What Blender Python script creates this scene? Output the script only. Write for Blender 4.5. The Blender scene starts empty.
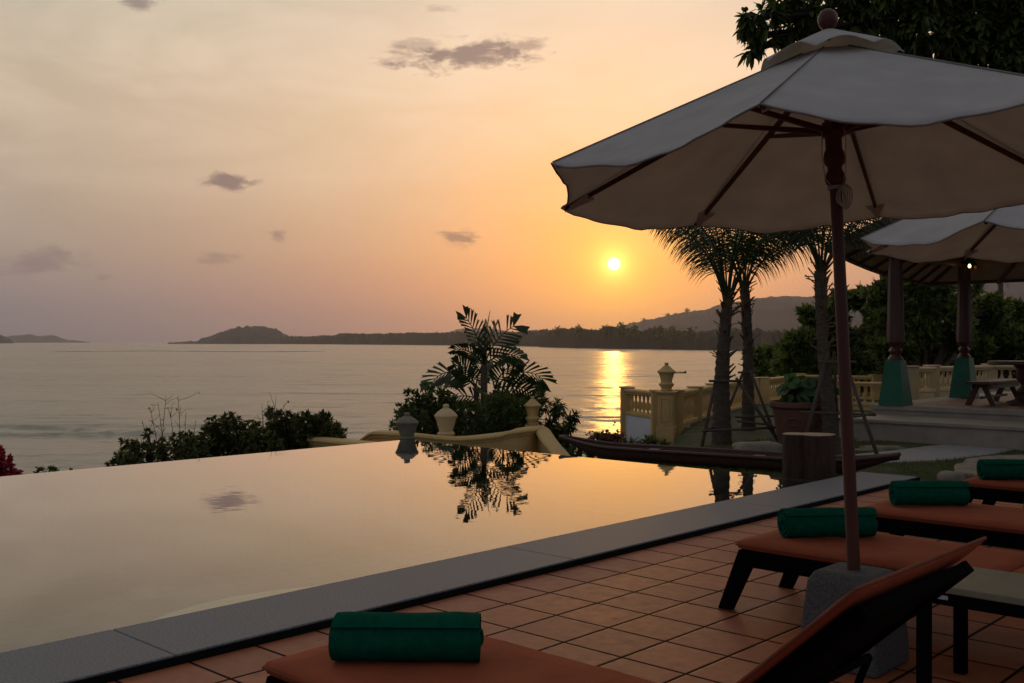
import bpy, math, random
from mathutils import Vector, Matrix, noise as mnoise
R_ = math.radians
rnd = random.Random(7)
scene = bpy.context.scene
COL = scene.collection
F, H = 1035.0, 1.40                     # focal length in pixels and eye height in metres
TH = R_(43.085)
SU, CU = math.sin(TH), math.cos(TH)
ROT = -TH                               # local x = v (away from the pool), local y = s (along the pool)
def UV(v, s, z=0.0): return Vector((s*SU + v*CU, s*CU - v*SU, z))
def at(px, py, Y): return Vector(((px-512)/F*Y, Y, H-(py-341.5)*Y/F))

# ---------------------------------------------------------------- materials
def nd(nt, t, **kw):
    n = nt.nodes.new(t)
    for k, v in kw.items():
        if k in ('operation', 'blend_type', 'data_type', 'noise_dimensions', 'feature', 'musgrave_type', 'sky_type', 'use_clamp', 'distribution', 'interpolation_type', 'vector_type'): setattr(n, k, v)
        else: n.inputs[k].default_value = v
    return n
def mth(nt, op, a, b=None, clamp=False):
    n = nt.nodes.new('ShaderNodeMath'); n.operation = op; n.use_clamp = clamp
    for i, x in enumerate((a, b)):
        if x is None: continue
        if isinstance(x, (int, float)): n.inputs[i].default_value = x
        else: nt.links.new(x, n.inputs[i])
    return n.outputs[0]
def mixc(nt, f, a, b, bt='MIX'):
    n = nt.nodes.new('ShaderNodeMix'); n.data_type = 'RGBA'; n.blend_type = bt
    for i, x in ((0, f), (6, a), (7, b)):
        if isinstance(x, (int, float)): n.inputs[i].default_value = x
        elif isinstance(x, tuple): n.inputs[i].default_value = (*x[:3], 1)
        else: nt.links.new(x, n.inputs[i])
    return n.outputs[2]
def newmat(name):
    m = bpy.data.materials.new(name); m.use_nodes = True
    nt = m.node_tree; b = nt.nodes['Principled BSDF']
    return m, nt, b
def mat(name, c1, c2=None, scale=6.0, rough=.6, bump=.0, bscale=40.0, detail=4, spec=.4, metal=0, stretch=None, island=0.0, transl=0.0, tcol=None):
    m, nt, b = newmat(name)
    b.inputs['Roughness'].default_value = rough; b.inputs['Metallic'].default_value = metal
    b.inputs['Specular IOR Level'].default_value = spec
    tc = nt.nodes.new('ShaderNodeTexCoord'); vec = tc.outputs['Object']
    if stretch:
        mp = nt.nodes.new('ShaderNodeMapping'); mp.inputs['Scale'].default_value = stretch
        nt.links.new(vec, mp.inputs[0]); vec = mp.outputs[0]
    col = None
    if c2 is None: c2 = tuple(x*.75 for x in c1)
    n = nd(nt, 'ShaderNodeTexNoise', Scale=scale, Detail=detail, Roughness=.6); nt.links.new(vec, n.inputs['Vector'])
    rp = nt.nodes.new('ShaderNodeMapRange'); rp.inputs[1].default_value = .3; rp.inputs[2].default_value = .7
    nt.links.new(n.outputs[0], rp.inputs[0])
    col = mixc(nt, rp.outputs[0], c1, c2)
    if island:
        g = nt.nodes.new('ShaderNodeNewGeometry')
        k = mth(nt, 'ADD', mth(nt, 'MULTIPLY', g.outputs['Random Per Island'], 2*island), 1-island)
        col = mixc(nt, 1.0, col, k, 'MULTIPLY')
    nt.links.new(col, b.inputs['Base Color'])
    if bump:
        n2 = nd(nt, 'ShaderNodeTexNoise', Scale=bscale, Detail=6); nt.links.new(vec, n2.inputs['Vector'])
        bp = nt.nodes.new('ShaderNodeBump'); bp.inputs['Strength'].default_value = bump; bp.inputs['Distance'].default_value = .01
        nt.links.new(n2.outputs[0], bp.inputs['Height']); nt.links.new(bp.outputs[0], b.inputs['Normal'])
    if transl:
        tr = nt.nodes.new('ShaderNodeBsdfTranslucent'); nt.links.new(mixc(nt, 1.0, col, tcol, 'MULTIPLY') if tcol else col, tr.inputs[0])
        mx = nt.nodes.new('ShaderNodeMixShader'); mx.inputs[0].default_value = transl
        out = nt.nodes['Material Output']
        nt.links.new(b.outputs[0], mx.inputs[1]); nt.links.new(tr.outputs[0], mx.inputs[2]); nt.links.new(mx.outputs[0], out.inputs[0])
    return m
M = {}
M['canvas'] = mat('canvas', (.66,.665,.67), (.57,.575,.585), 5, .95, .55, 13, transl=.46, tcol=(1.0,.90,.74), spec=.1)
M['wood_red'] = mat('varnished_wood', (.090,.027,.015), (.050,.015,.009), 8, .42, .1, 60, stretch=(1,1,.08), spec=.3)
M['hem'] = mat('canopy_hem', (.20,.19,.18), (.15,.14,.13), 20, .9, .2, 60)
M['granite'] = mat('grey_granite', (.235,.24,.262), (.085,.087,.097), 95, .6, .2, 120, detail=4)
M['concrete'] = mat('washed_concrete', (.115,.115,.108), (.045,.045,.042), 110, .85, .5, 120, detail=3)
M['frame'] = mat('dark_frame', (.0055,.005,.005), (.004,.0038,.0036), 30, .85, .05, 90, spec=.02)
M['cushion'] = mat('terracotta_canvas', (.34,.085,.038), (.27,.068,.03), 4, .9, .35, 22, spec=.15)
M['towel'] = mat('green_towel', (.004,.105,.062), (.003,.072,.043), 30, 1.0, .9, 260, spec=.05)
M['table_top'] = mat('stone_tabletop', (.21,.19,.125), (.16,.145,.095), 12, .55, .1, 80)
M['label'] = mat('white_label', (.45,.46,.5), (.25,.25,.28), 90, .5)
M['boatwood'] = mat('weathered_boat_wood', (.080,.034,.023), (.042,.018,.013), 7, .5, .4, 30, stretch=(6,1,6))
M['bark_log'] = mat('log_bark', (.065,.032,.020), (.028,.015,.010), 9, .85, .8, 24, stretch=(3,3,.5))
M['cutwood'] = mat('cut_wood', (.42,.31,.20), (.32,.22,.14), 9, .8, .3, 50)
M['ochre'] = mat('ochre_paint', (.66,.46,.19), (.54,.36,.14), 2.5, .75, .15, 40)
M['cream'] = mat('cream_render', (.66,.50,.28), (.56,.42,.23), 2.5, .75, .15, 40)
M['urn_grey'] = mat('weathered_urn', (.24,.21,.15), (.15,.135,.10), 8, .8, .3, 40)
M['whitewall'] = mat('white_render', (.74,.77,.80), (.62,.65,.69), 3, .8, .1, 30)
M['terracotta'] = mat('terracotta_pot', (.15,.062,.036), (.09,.038,.024), 5, .8, .4, 30)
M['soil'] = mat('soil', (.04,.028,.018), None, 20, .95, .6, 50)
M['stone'] = mat('garden_stone', (.30,.26,.20), (.16,.135,.105), 5, .85, .7, 14)
M['pathstone'] = mat('path_concrete', (.34,.33,.33), (.27,.265,.265), 6, .75, .2, 60)
M['step'] = mat('pavilion_stone', (.34,.30,.25), (.26,.23,.19), 4, .7, .2, 40)
M['plinth'] = mat('green_paint', (.006,.12,.065), (.004,.09,.05), 6, .5, .1, 30)
M['colwood'] = mat('column_wood', (.11,.042,.03), (.065,.025,.018), 6, .42, .1, 40, stretch=(2,2,.2))
M['ceiling'] = mat('ceiling_board', (.42,.33,.22), (.34,.27,.18), 5, .8)
M['rooftile'] = mat('roof_shingle', (.09,.055,.04), (.05,.03,.025), 14, .8, .6, 20)
M['trunk_palm'] = mat('palm_trunk', (.115,.085,.062), (.05,.036,.027), 12, .9, 1.0, 30, stretch=(1,1,2.5))
M['bark_dark'] = mat('dark_bark', (.030,.022,.016), (.018,.013,.010), 8, .9, .6, 25)
M['trunk'] = mat('tree_bark', (.12,.085,.06), (.06,.042,.03), 8, .9, .8, 25, stretch=(1,1,.4))
M['stake'] = mat('stake_wood', (.10,.075,.055), (.06,.045,.035), 14, .85, .4, 40)
M['frond'] = mat('palm_leaf', (.045,.075,.018), (.028,.05,.014), 3, .45, island=.35, transl=.2)
M['frond_dry'] = mat('dry_palm_leaf', (.16,.10,.05), (.08,.05,.03), 3, .7, island=.35, transl=.1)
M['leaf'] = mat('tree_leaf', (.145,.195,.042), (.095,.135,.030), .8, .45, island=.7, transl=.5)
M['leaf_dark'] = mat('dark_leaf', (.105,.15,.035), (.065,.10,.024), .8, .42, island=.7, transl=.5)
M['leaf_mid'] = mat('shrub_leaf', (.135,.155,.038), (.085,.10,.027), 2, .45, island=.7, transl=.5)
M['leaf_lime'] = mat('pot_plant_leaf', (.07,.15,.035), (.045,.10,.025), 3, .5, island=.4, transl=.3)
M['flower'] = mat('bougainvillea_bract', (.45,.02,.05), (.30,.015,.04), 3, .7, island=.3, transl=.3)
M['flower_pink'] = mat('pale_flower', (.45,.16,.11), (.30,.10,.07), 3, .7, island=.3, transl=.3)
M['grass'] = mat('grass_blade', (.12,.155,.032), (.08,.11,.025), 3, .6, island=.4, transl=.2)
M['rope'] = mat('rope', (.45,.42,.37), (.33,.30,.26), 80, .9, .5, 120)
M['tent'] = mat('white_canvas', (.75,.75,.76), (.68,.68,.7), 5, .8)

def tile_mat(name, size, v0, s0, ca, cb, grout=(.012,.010,.009), gw=.017):
    m, nt, b = newmat(name)
    tc = nt.nodes.new('ShaderNodeTexCoord'); sp = nt.nodes.new('ShaderNodeSeparateXYZ'); nt.links.new(tc.outputs['Object'], sp.inputs[0])
    fx = mth(nt, 'DIVIDE', mth(nt, 'SUBTRACT', sp.outputs[0], v0), size)
    fy = mth(nt, 'DIVIDE', mth(nt, 'SUBTRACT', sp.outputs[1], s0), size)
    ds = []
    for f in (fx, fy):
        fr = mth(nt, 'FRACT', f); d = mth(nt, 'MINIMUM', fr, mth(nt, 'SUBTRACT', 1.0, fr)); ds.append(d)
    d = mth(nt, 'MINIMUM', ds[0], ds[1])
    jn = nd(nt, 'ShaderNodeTexNoise', Scale=25.0, Detail=3); nt.links.new(tc.outputs['Object'], jn.inputs['Vector'])
    d = mth(nt, 'ADD', d, mth(nt, 'MULTIPLY', mth(nt, 'SUBTRACT', jn.outputs[0], .5), .008))
    mr = nt.nodes.new('ShaderNodeMapRange'); mr.interpolation_type = 'SMOOTHSTEP'
    mr.inputs[1].default_value = gw*.5; mr.inputs[2].default_value = gw*2.4; nt.links.new(d, mr.inputs[0]); mask = mr.outputs[0]
    cx = nt.nodes.new('ShaderNodeCombineXYZ'); nt.links.new(mth(nt, 'FLOOR', fx), cx.inputs[0]); nt.links.new(mth(nt, 'FLOOR', fy), cx.inputs[1])
    wn = nt.nodes.new('ShaderNodeTexWhiteNoise'); nt.links.new(cx.outputs[0], wn.inputs[0])
    n1 = nd(nt, 'ShaderNodeTexNoise', Scale=2.2, Detail=6, Roughness=.65, Distortion=.6); nt.links.new(tc.outputs['Object'], n1.inputs['Vector'])
    n2 = nd(nt, 'ShaderNodeTexNoise', Scale=14.0, Detail=5, Roughness=.7); nt.links.new(tc.outputs['Object'], n2.inputs['Vector'])
    k = mth(nt, 'ADD', mth(nt, 'MULTIPLY', wn.outputs[0], .40), mth(nt, 'MULTIPLY', n1.outputs[0], .75), True)
    col = mixc(nt, k, ca, cb)
    sp2 = nt.nodes.new('ShaderNodeMapRange'); sp2.inputs[1].default_value = .45; sp2.inputs[2].default_value = .75; nt.links.new(n2.outputs[0], sp2.inputs[0])
    col = mixc(nt, mth(nt, 'MULTIPLY', sp2.outputs[0], .30), col, (.13,.085,.06))
    st = nt.nodes.new('ShaderNodeMapRange'); st.inputs[1].default_value = .66; st.inputs[2].default_value = .74; nt.links.new(n2.outputs[0], st.inputs[0])
    col = mixc(nt, mth(nt, 'MULTIPLY', st.outputs[0], .5), col, (.06,.035,.025))
    col = mixc(nt, mask, grout, col)
    nt.links.new(col, b.inputs['Base Color'])
    rr = mth(nt, 'ADD', mth(nt, 'MULTIPLY', n2.outputs[0], .35), .38); nt.links.new(rr, b.inputs['Roughness'])
    nt.links.new(mth(nt, 'MULTIPLY', mask, .34), b.inputs['Specular IOR Level'])
    hh = mth(nt, 'ADD', mask, mth(nt, 'MULTIPLY', n2.outputs[0], .12)); hh = mth(nt, 'ADD', hh, mth(nt, 'MULTIPLY', wn.outputs[0], .10))
    bp = nt.nodes.new('ShaderNodeBump'); bp.inputs['Distance'].default_value = .006; bp.inputs['Strength'].default_value = .45
    nt.links.new(hh, bp.inputs['Height']); nt.links.new(bp.outputs[0], b.inputs['Normal'])
    return m
TS = .3360; TV0, TS0 = -3.785+.0, 4.354
M['deck'] = tile_mat('terracotta_tiles', TS, TV0, TS0, (.47,.143,.056), (.25,.074,.034))
M['pavfloor'] = tile_mat('pavilion_tiles', .3, 0, 0, (.30,.13,.075), (.23,.10,.06))

def water_mat():
    m, nt, b = newmat('pool_water'); nt.nodes.remove(b); out = nt.nodes['Material Output']
    fr = nd(nt, 'ShaderNodeFresnel', IOR=1.33)
    tr = nt.nodes.new('ShaderNodeBsdfTransparent'); tr.inputs[0].default_value = (.72,.82,.74,1)
    gl = nt.nodes.new('ShaderNodeBsdfGlossy'); gl.inputs['Roughness'].default_value = 0.012; gl.inputs[0].default_value = (1,1,1,1)
    tc = nt.nodes.new('ShaderNodeTexCoord')
    mp = nt.nodes.new('ShaderNodeMapping'); mp.inputs['Scale'].default_value = (1,1,1); nt.links.new(tc.outputs['Object'], mp.inputs[0])
    n1 = nd(nt, 'ShaderNodeTexNoise', Scale=5.0, Detail=2.5, Roughness=.5); nt.links.new(mp.outputs[0], n1.inputs['Vector'])
    bp = nt.nodes.new('ShaderNodeBump'); bp.inputs['Strength'].default_value = .17; bp.inputs['Distance'].default_value = .004
    nt.links.new(n1.outputs[0], bp.inputs['Height'])
    nt.links.new(bp.outputs[0], gl.inputs['Normal']); nt.links.new(bp.outputs[0], fr.inputs['Normal'])
    mx = nt.nodes.new('ShaderNodeMixShader'); nt.links.new(mth(nt, 'MULTIPLY', fr.outputs[0], mth(nt, 'ADD', mth(nt, 'MULTIPLY', fr.outputs[0], 1.5), .85), True), mx.inputs[0]); nt.links.new(tr.outputs[0], mx.inputs[1]); nt.links.new(gl.outputs[0], mx.inputs[2])
    nt.links.new(mx.outputs[0], out.inputs[0]); return m
M['pool_water'] = water_mat()
M['basin'] = tile_mat('pool_mosaic', .30, 0, 0, (.095,.11,.09), (.07,.085,.07), grout=(.06,.07,.06), gw=.012)
def sea_mat():
    m, nt, b = newmat('sea_water')
    b.inputs['Base Color'].default_value = (.020,.030,.028,1); b.inputs['Roughness'].default_value = .27; b.inputs['IOR'].default_value = 1.33
    b.inputs['Specular IOR Level'].default_value = .5
    tc = nt.nodes.new('ShaderNodeTexCoord')
    hs = None
    for sx, sy, sc, det, amp in ((.55,1.0,.50,5,.70), (.30,1.0,.028,4,7.0), (.35,1.0,2.4,3,.14)):
        mp = nt.nodes.new('ShaderNodeMapping'); mp.inputs['Scale'].default_value = (sx,sy,1); mp.inputs['Rotation'].default_value = (0,0,R_(12)); nt.links.new(tc.outputs['Object'], mp.inputs[0])
        n = nd(nt, 'ShaderNodeTexNoise', Scale=sc, Detail=det, Roughness=.6, Distortion=.3); nt.links.new(mp.outputs[0], n.inputs['Vector'])
        h = mth(nt, 'MULTIPLY', n.outputs[0], amp); hs = h if hs is None else mth(nt, 'ADD', hs, h)
    bp = nt.nodes.new('ShaderNodeBump'); bp.inputs['Strength'].default_value = .7; bp.inputs['Distance'].default_value = .5
    nt.links.new(hs, bp.inputs['Height']); nt.links.new(bp.outputs[0], b.inputs['Normal'])
    mp = nt.nodes.new('ShaderNodeMapping'); mp.inputs['Scale'].default_value = (.12,1,1); nt.links.new(tc.outputs['Object'], mp.inputs[0])
    n = nd(nt, 'ShaderNodeTexNoise', Scale=.02, Detail=4); nt.links.new(mp.outputs[0], n.inputs['Vector'])
    nt.links.new(mixc(nt, n.outputs[0], (.18,.175,.135), (.36,.32,.235)), b.inputs['Base Color'])
    return m
M['sea'] = sea_mat()
M['hill'] = mat('forest_hill', (.075,.066,.066), (.052,.047,.050), .02, .9, 0)
M['hill_tree'] = mat('coastal_forest', (.028,.030,.016), (.016,.018,.011), .06, .9, 0)
M['ground'] = mat('garden_soil_and_grass', (.055,.072,.018), (.050,.042,.024), 1.6, .95, .8, 30)
M['bank'] = M['ground']

# ---------------------------------------------------------------- mesh builder
class MB:
    def __init__(s): s.v = []; s.f = []
    def add(s, vs, fs):
        k = len(s.v); s.v += [tuple(x) for x in vs]; s.f += [tuple(i+k for i in f) for f in fs]; return s
    def box(s, x0, x1, y0, y1, z0, z1):
        return s.add([(x,y,z) for z in (z0,z1) for x,y in ((x0,y0),(x1,y0),(x1,y1),(x0,y1))],
                     [(3,2,1,0),(4,5,6,7),(0,1,5,4),(1,2,6,5),(2,3,7,6),(3,0,4,7)])
    def hexa(s, bot, top):      # four bottom points, four top points, both counter-clockwise
        return s.add(list(bot)+list(top), [(3,2,1,0),(4,5,6,7),(0,1,5,4),(1,2,6,5),(2,3,7,6),(3,0,4,7)])
    def prism(s, poly, z0, z1):
        n = len(poly); vs = [(x,y,z0) for x,y in poly]+[(x,y,z1) for x,y in poly]
        return s.add(vs, [tuple(range(n-1,-1,-1)), tuple(range(n,2*n))]+[(i,(i+1)%n,n+(i+1)%n,n+i) for i in range(n)])
    def tube(s, pts, rad, n=8, caps=True, flat=1.0):
        pts = [Vector(p) for p in pts]
        if isinstance(rad, (int, float)): rad = [rad]*len(pts)
        vs = []; fs = []
        a = None
        for i, p in enumerate(pts):
            t = (pts[min(i+1, len(pts)-1)] - pts[max(i-1, 0)]).normalized()
            if a is None:
                a = t.orthogonal().normalized()
            else:
                a = (a - t*a.dot(t)); a = a.normalized() if a.length > 1e-6 else t.orthogonal().normalized()
            b = t.cross(a)
            for k in range(n):
                an = 2*math.pi*k/n; vs.append(p + (a*math.cos(an) + b*math.sin(an)*flat)*rad[i])
        for i in range(len(pts)-1):
            for k in range(n):
                fs.append((i*n+k, i*n+(k+1)%n, (i+1)*n+(k+1)%n, (i+1)*n+k))
        if caps:
            fs.append(tuple(range(n-1,-1,-1))); fs.append(tuple(range((len(pts)-1)*n, len(pts)*n)))
        return s.add(vs, fs)
    def lathe(s, prof, n=20, c=(0,0,0), axis=None):
        # prof: list of (r,z)
        if axis: w, e1, e2 = axis
        else: w, e1, e2 = Vector((0,0,1)), Vector((1,0,0)), Vector((0,1,0))
        c = Vector(c); vs = []; fs = []
        for r, z in prof:
            for k in range(n):
                a = 2*math.pi*k/n; vs.append(c + w*z + (e1*math.cos(a)+e2*math.sin(a))*max(r,1e-4))
        for i in range(len(prof)-1):
            for k in range(n): fs.append((i*n+k, i*n+(k+1)%n, (i+1)*n+(k+1)%n, (i+1)*n+k))
        fs.append(tuple(range(n-1,-1,-1))); fs.append(tuple(range((len(prof)-1)*n, len(prof)*n)))
        return s.add(vs, fs)
    def build(s, name, m, parent=None, loc=None, rz=None, smooth=False, bevel=0, segs=2, sub=0):
        me = bpy.data.meshes.new(name); me.from_pydata(s.v, [], s.f); me.update()
        me.materials.append(m)
        o = bpy.data.objects.new(name, me); COL.objects.link(o)
        if parent: o.parent = parent
        if loc is not None: o.location = loc
        if rz is not None: o.rotation_euler.z = rz
        if smooth: me.shade_smooth()
        if bevel:
            b = o.modifiers.new('bevel', 'BEVEL'); b.width = bevel; b.segments = segs; b.limit_method = 'ANGLE'; b.angle_limit = R_(35)
        if sub:
            b = o.modifiers.new('sub', 'SUBSURF'); b.levels = sub; b.render_levels = sub
        return o
def autosmooth(o, ang=40):
    o.data.shade_smooth()
    try: o.data.set_sharp_from_angle(angle=R_(ang))
    except Exception: pass
    return o
def tag(o, label=None, cat=None, group=None, kind=None):
    if label: o['label'] = label
    if cat: o['category'] = cat
    if group: o['group'] = group
    if kind: o['kind'] = kind
    return o
def empty(name, loc=(0,0,0), rz=0, label=None, cat=None, group=None):
    o = bpy.data.objects.new(name, None); COL.objects.link(o); o.location = loc; o.rotation_euler.z = rz
    o.empty_display_size = .1
    return tag(o, label, cat, group)
def copy_tree(o, parent=None):
    c = o.copy(); COL.objects.link(c)
    if parent: c.parent = parent
    for ch in [x for x in list(COL.objects) if x.parent == o]: copy_tree(ch, c)
    return c

# ---------------------------------------------------------------- camera
cam = bpy.data.cameras.new('camera'); cam.sensor_width = 36; cam.lens = F/1024*36
cam.clip_start = .05; cam.clip_end = 40000
co = bpy.data.objects.new('camera', cam); COL.objects.link(co); co.location = (0,0,H); co.rotation_euler = (R_(90),0,0)
scene.camera = co

# ---------------------------------------------------------------- light and sky
SAZ = math.atan((614-512)/F); SEL = math.atan((341.5-264)/math.hypot(F, 102))
sdir = Vector((math.sin(SAZ)*math.cos(SEL), math.cos(SAZ)*math.cos(SEL), math.sin(SEL)))
sl = bpy.data.lights.new('sun', 'SUN'); sl.energy = .07; sl.angle = R_(.6); sl.color = (1.0,.48,.10)
so = bpy.data.objects.new('sun', sl); COL.objects.link(so); so.rotation_euler = sdir.to_track_quat('Z','Y').to_euler()
so.location = (60,600,60)

def build_world():
    w = bpy.data.worlds.new('World'); scene.world = w; w.use_nodes = True
    nt = w.node_tree; L = nt.links
    for n in list(nt.nodes): nt.nodes.remove(n)
    out = nt.nodes.new('ShaderNodeOutputWorld')
    sky = nt.nodes.new('ShaderNodeTexSky'); sky.sky_type = 'NISHITA'; sky.sun_disc = False
    sky.sun_elevation = SEL; sky.sun_rotation = SAZ; sky.dust_density = 4; sky.air_density = 1.5; sky.ozone_density = 1
    bg1 = nt.nodes.new('ShaderNodeBackground'); bg1.inputs[1].default_value = .008; L.new(sky.outputs[0], bg1.inputs[0])
    tc = nt.nodes.new('ShaderNodeTexCoord'); D = tc.outputs['Generated']
    sp = nt.nodes.new('ShaderNodeSeparateXYZ'); L.new(D, sp.inputs[0]); x, y, z = sp.outputs
    el = mth(nt, 'MULTIPLY', mth(nt, 'ARCSINE', z), 180/math.pi)                    # degrees
    dp = nt.nodes.new('ShaderNodeVectorMath'); dp.operation = 'DOT_PRODUCT'; L.new(D, dp.inputs[0]); dp.inputs[1].default_value = sdir
    th = mth(nt, 'MULTIPLY', mth(nt, 'ARCCOSINE', mth(nt, 'MINIMUM', dp.outputs['Value'], .9999999)), 180/math.pi)
    def ramp(src, lo, hi, stops):
        mr = nt.nodes.new('ShaderNodeMapRange'); mr.inputs[1].default_value = lo; mr.inputs[2].default_value = hi; L.new(src, mr.inputs[0])
        r = nt.nodes.new('ShaderNodeValToRGB'); L.new(mr.outputs[0], r.inputs[0]); e = r.color_ramp.elements
        r.color_ramp.interpolation = 'B_SPLINE' if len(stops) > 3 else 'EASE'
        while len(e) < len(stops): e.new(.5)
        for i, (p, c) in enumerate(stops):
            e[i].position = (p-lo)/(hi-lo); e[i].color = (*c, 1)
        return r.outputs[0]
    # warm side of the sky (towards the sun) and its cooler side, blended by the azimuth away from the sun
    warm = ramp(el, -5, 90, [(-5,(.30,.17,.11)), (-1,(.46,.225,.165)), (1,(.56,.265,.18)), (3,(.65,.31,.19)), (5,(.72,.375,.20)), (9,(.86,.56,.33)), (13,(.91,.65,.42)), (17,(.94,.69,.49)), (26,(.58,.52,.45)), (42,(.19,.21,.24)), (90,(.10,.12,.155))])
    cool = ramp(el, -5, 90, [(-5,(.14,.12,.12)), (-1,(.135,.135,.16)), (1,(.175,.16,.178)), (3,(.27,.23,.22)), (5,(.33,.265,.225)), (9,(.43,.345,.27)), (13,(.52,.405,.305)), (17,(.485,.425,.325)), (26,(.36,.37,.33)), (42,(.17,.195,.225)), (90,(.10,.12,.155))])
    az = mth(nt, 'ARCTAN2', x, y); az = mth(nt, 'ABSOLUTE', mth(nt, 'SUBTRACT', az, SAZ)); azd = mth(nt, 'MULTIPLY', az, 180/math.pi)
    mr = nt.nodes.new('ShaderNodeMapRange'); mr.interpolation_type = 'SMOOTHSTEP'; mr.inputs[1].default_value = -8; mr.inputs[2].default_value = 38; L.new(azd, mr.inputs[0])
    c = mixc(nt, mr.outputs[0], warm, cool)
    # away behind the viewer
    mr = nt.nodes.new('ShaderNodeMapRange'); mr.interpolation_type = 'SMOOTHSTEP'; mr.inputs[1].default_value = 38; mr.inputs[2].default_value = 110; L.new(azd, mr.inputs[0])
    back = ramp(el, -5, 90, [(-5,(.08,.08,.10)), (4,(.17,.195,.25)), (14,(.18,.21,.275)), (26,(.115,.14,.185)), (42,(.085,.11,.15)), (90,(.10,.12,.155))])
    c = mixc(nt, mr.outputs[0], c, back)
    # glow
    def glow(width, col, power=1.0):
        g = mth(nt, 'EXPONENT', mth(nt, 'MULTIPLY', mth(nt, 'POWER', mth(nt, 'DIVIDE', th, width), power), -1.0))
        return mixc(nt, 1.0, g, col, 'MULTIPLY')
    gm_ = mth(nt, 'MULTIPLY', mth(nt, 'EXPONENT', mth(nt, 'MULTIPLY', mth(nt, 'POWER', mth(nt, 'DIVIDE', th, 7.0), 1.5), -1.0)), .88)
    c = mixc(nt, gm_, c, (1.04,.47,.105))
    for wd, col, pw in ((9.0, (.06,.0,.0), 1.5), (2.0, (.20,.20,.0), 1.3), (.62, (1.2,.9,.22), 1.15)):
        c = mixc(nt, 1.0, c, glow(wd, col, pw), 'ADD')
    # thin high veil
    mp = nt.nodes.new('ShaderNodeMapping'); mp.inputs['Scale'].default_value = (1.4,1.4,5); mp.inputs['Rotation'].default_value = (0,.25,.3); L.new(D, mp.inputs[0])
    n1 = nd(nt, 'ShaderNodeTexNoise', Scale=3.2, Detail=8, Roughness=.6, Distortion=.8); L.new(mp.outputs[0], n1.inputs['Vector'])
    mr = nt.nodes.new('ShaderNodeMapRange'); mr.inputs[1].default_value = .38; mr.inputs[2].default_value = .72; L.new(n1.outputs[0], mr.inputs[0])
    em = nt.nodes.new('ShaderNodeMapRange'); em.interpolation_type = 'SMOOTHSTEP'; em.inputs[1].default_value = 3; em.inputs[2].default_value = 14; L.new(el, em.inputs[0])
    veil = mth(nt, 'MULTIPLY', mr.outputs[0], em.outputs[0])
    c = mixc(nt, mth(nt, 'MULTIPLY', veil, .30), c, (1.0,.80,.62))
    # small grey clouds: (pixel x, pixel y, half width, half height in pixels, strength)
    n2 = nd(nt, 'ShaderNodeTexNoise', Scale=30.0, Detail=9, Roughness=.66, Distortion=.35); 
    mp = nt.nodes.new('ShaderNodeMapping'); mp.inputs['Scale'].default_value = (1,1,2.6); L.new(D, mp.inputs[0]); L.new(mp.outputs[0], n2.inputs['Vector'])
    px = mth(nt, 'ADD', mth(nt, 'MULTIPLY', mth(nt, 'DIVIDE', x, mth(nt, 'MAXIMUM', y, .01)), F), 512)
    py = mth(nt, 'SUBTRACT', 341.5, mth(nt, 'MULTIPLY', mth(nt, 'DIVIDE', z, mth(nt, 'MAXIMUM', y, .01)), F))
    tot = None
    for cx, cy, hw, hh, st in ((470,55,80,16,1.0), (422,44,30,8,.5), (524,46,26,8,.7), (440,9,22,7,.35), (140,4,22,9,.8), (226,182,30,11,1.0), (461,237,24,8,.95), (278,235,12,6,.7), (38,262,50,13,.6), (212,259,30,7,.5), (104,277,12,4,.35)):
        a = mth(nt, 'POWER', mth(nt, 'DIVIDE', mth(nt, 'SUBTRACT', px, cx), hw), 2.0)
        # slight tilt of each cloud
        dy = mth(nt, 'ADD', mth(nt, 'SUBTRACT', py, cy), mth(nt, 'MULTIPLY', mth(nt, 'SUBTRACT', px, cx), .04))
        b = mth(nt, 'POWER', mth(nt, 'DIVIDE', dy, hh), 2.0)
        d = mth(nt, 'SQRT', mth(nt, 'ADD', a, b))
        d = mth(nt, 'ADD', d, mth(nt, 'MULTIPLY', mth(nt, 'SUBTRACT', n2.outputs[0], .5), 3.2))
        mr = nt.nodes.new('ShaderNodeMapRange'); mr.interpolation_type = 'SMOOTHSTEP'; mr.inputs[1].default_value = 1.15; mr.inputs[2].default_value = .30; mr.inputs[3].default_value = 0; mr.inputs[4].default_value = st; L.new(d, mr.inputs[0])
        tot = mr.outputs[0] if tot is None else mth(nt, 'MAXIMUM', tot, mr.outputs[0])
    front = mth(nt, 'GREATER_THAN', y, .1); tot = mth(nt, 'MULTIPLY', tot, front)
    c = mixc(nt, mth(nt, 'MULTIPLY', tot, .84), c, (.17,.125,.14))
    # the sun's disc
    mr = nt.nodes.new('ShaderNodeMapRange'); mr.interpolation_type = 'SMOOTHSTEP'; mr.inputs[1].default_value = .46; mr.inputs[2].default_value = .08; L.new(th, mr.inputs[0])
    c = mixc(nt, mr.outputs[0], c, (5.0,3.9,2.2))
    bg2 = nt.nodes.new('ShaderNodeBackground'); L.new(c, bg2.inputs[0]); bg2.inputs[1].default_value = SKYK
    ad = nt.nodes.new('ShaderNodeAddShader'); L.new(bg1.outputs[0], ad.inputs[0]); L.new(bg2.outputs[0], ad.inputs[1]); L.new(ad.outputs[0], out.inputs[0])
SKYK = 1.0
build_world()
scene.view_settings.view_transform = 'Standard'; scene.view_settings.look = 'None'
scene.view_settings.exposure = .03; scene.view_settings.gamma = 1

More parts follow.
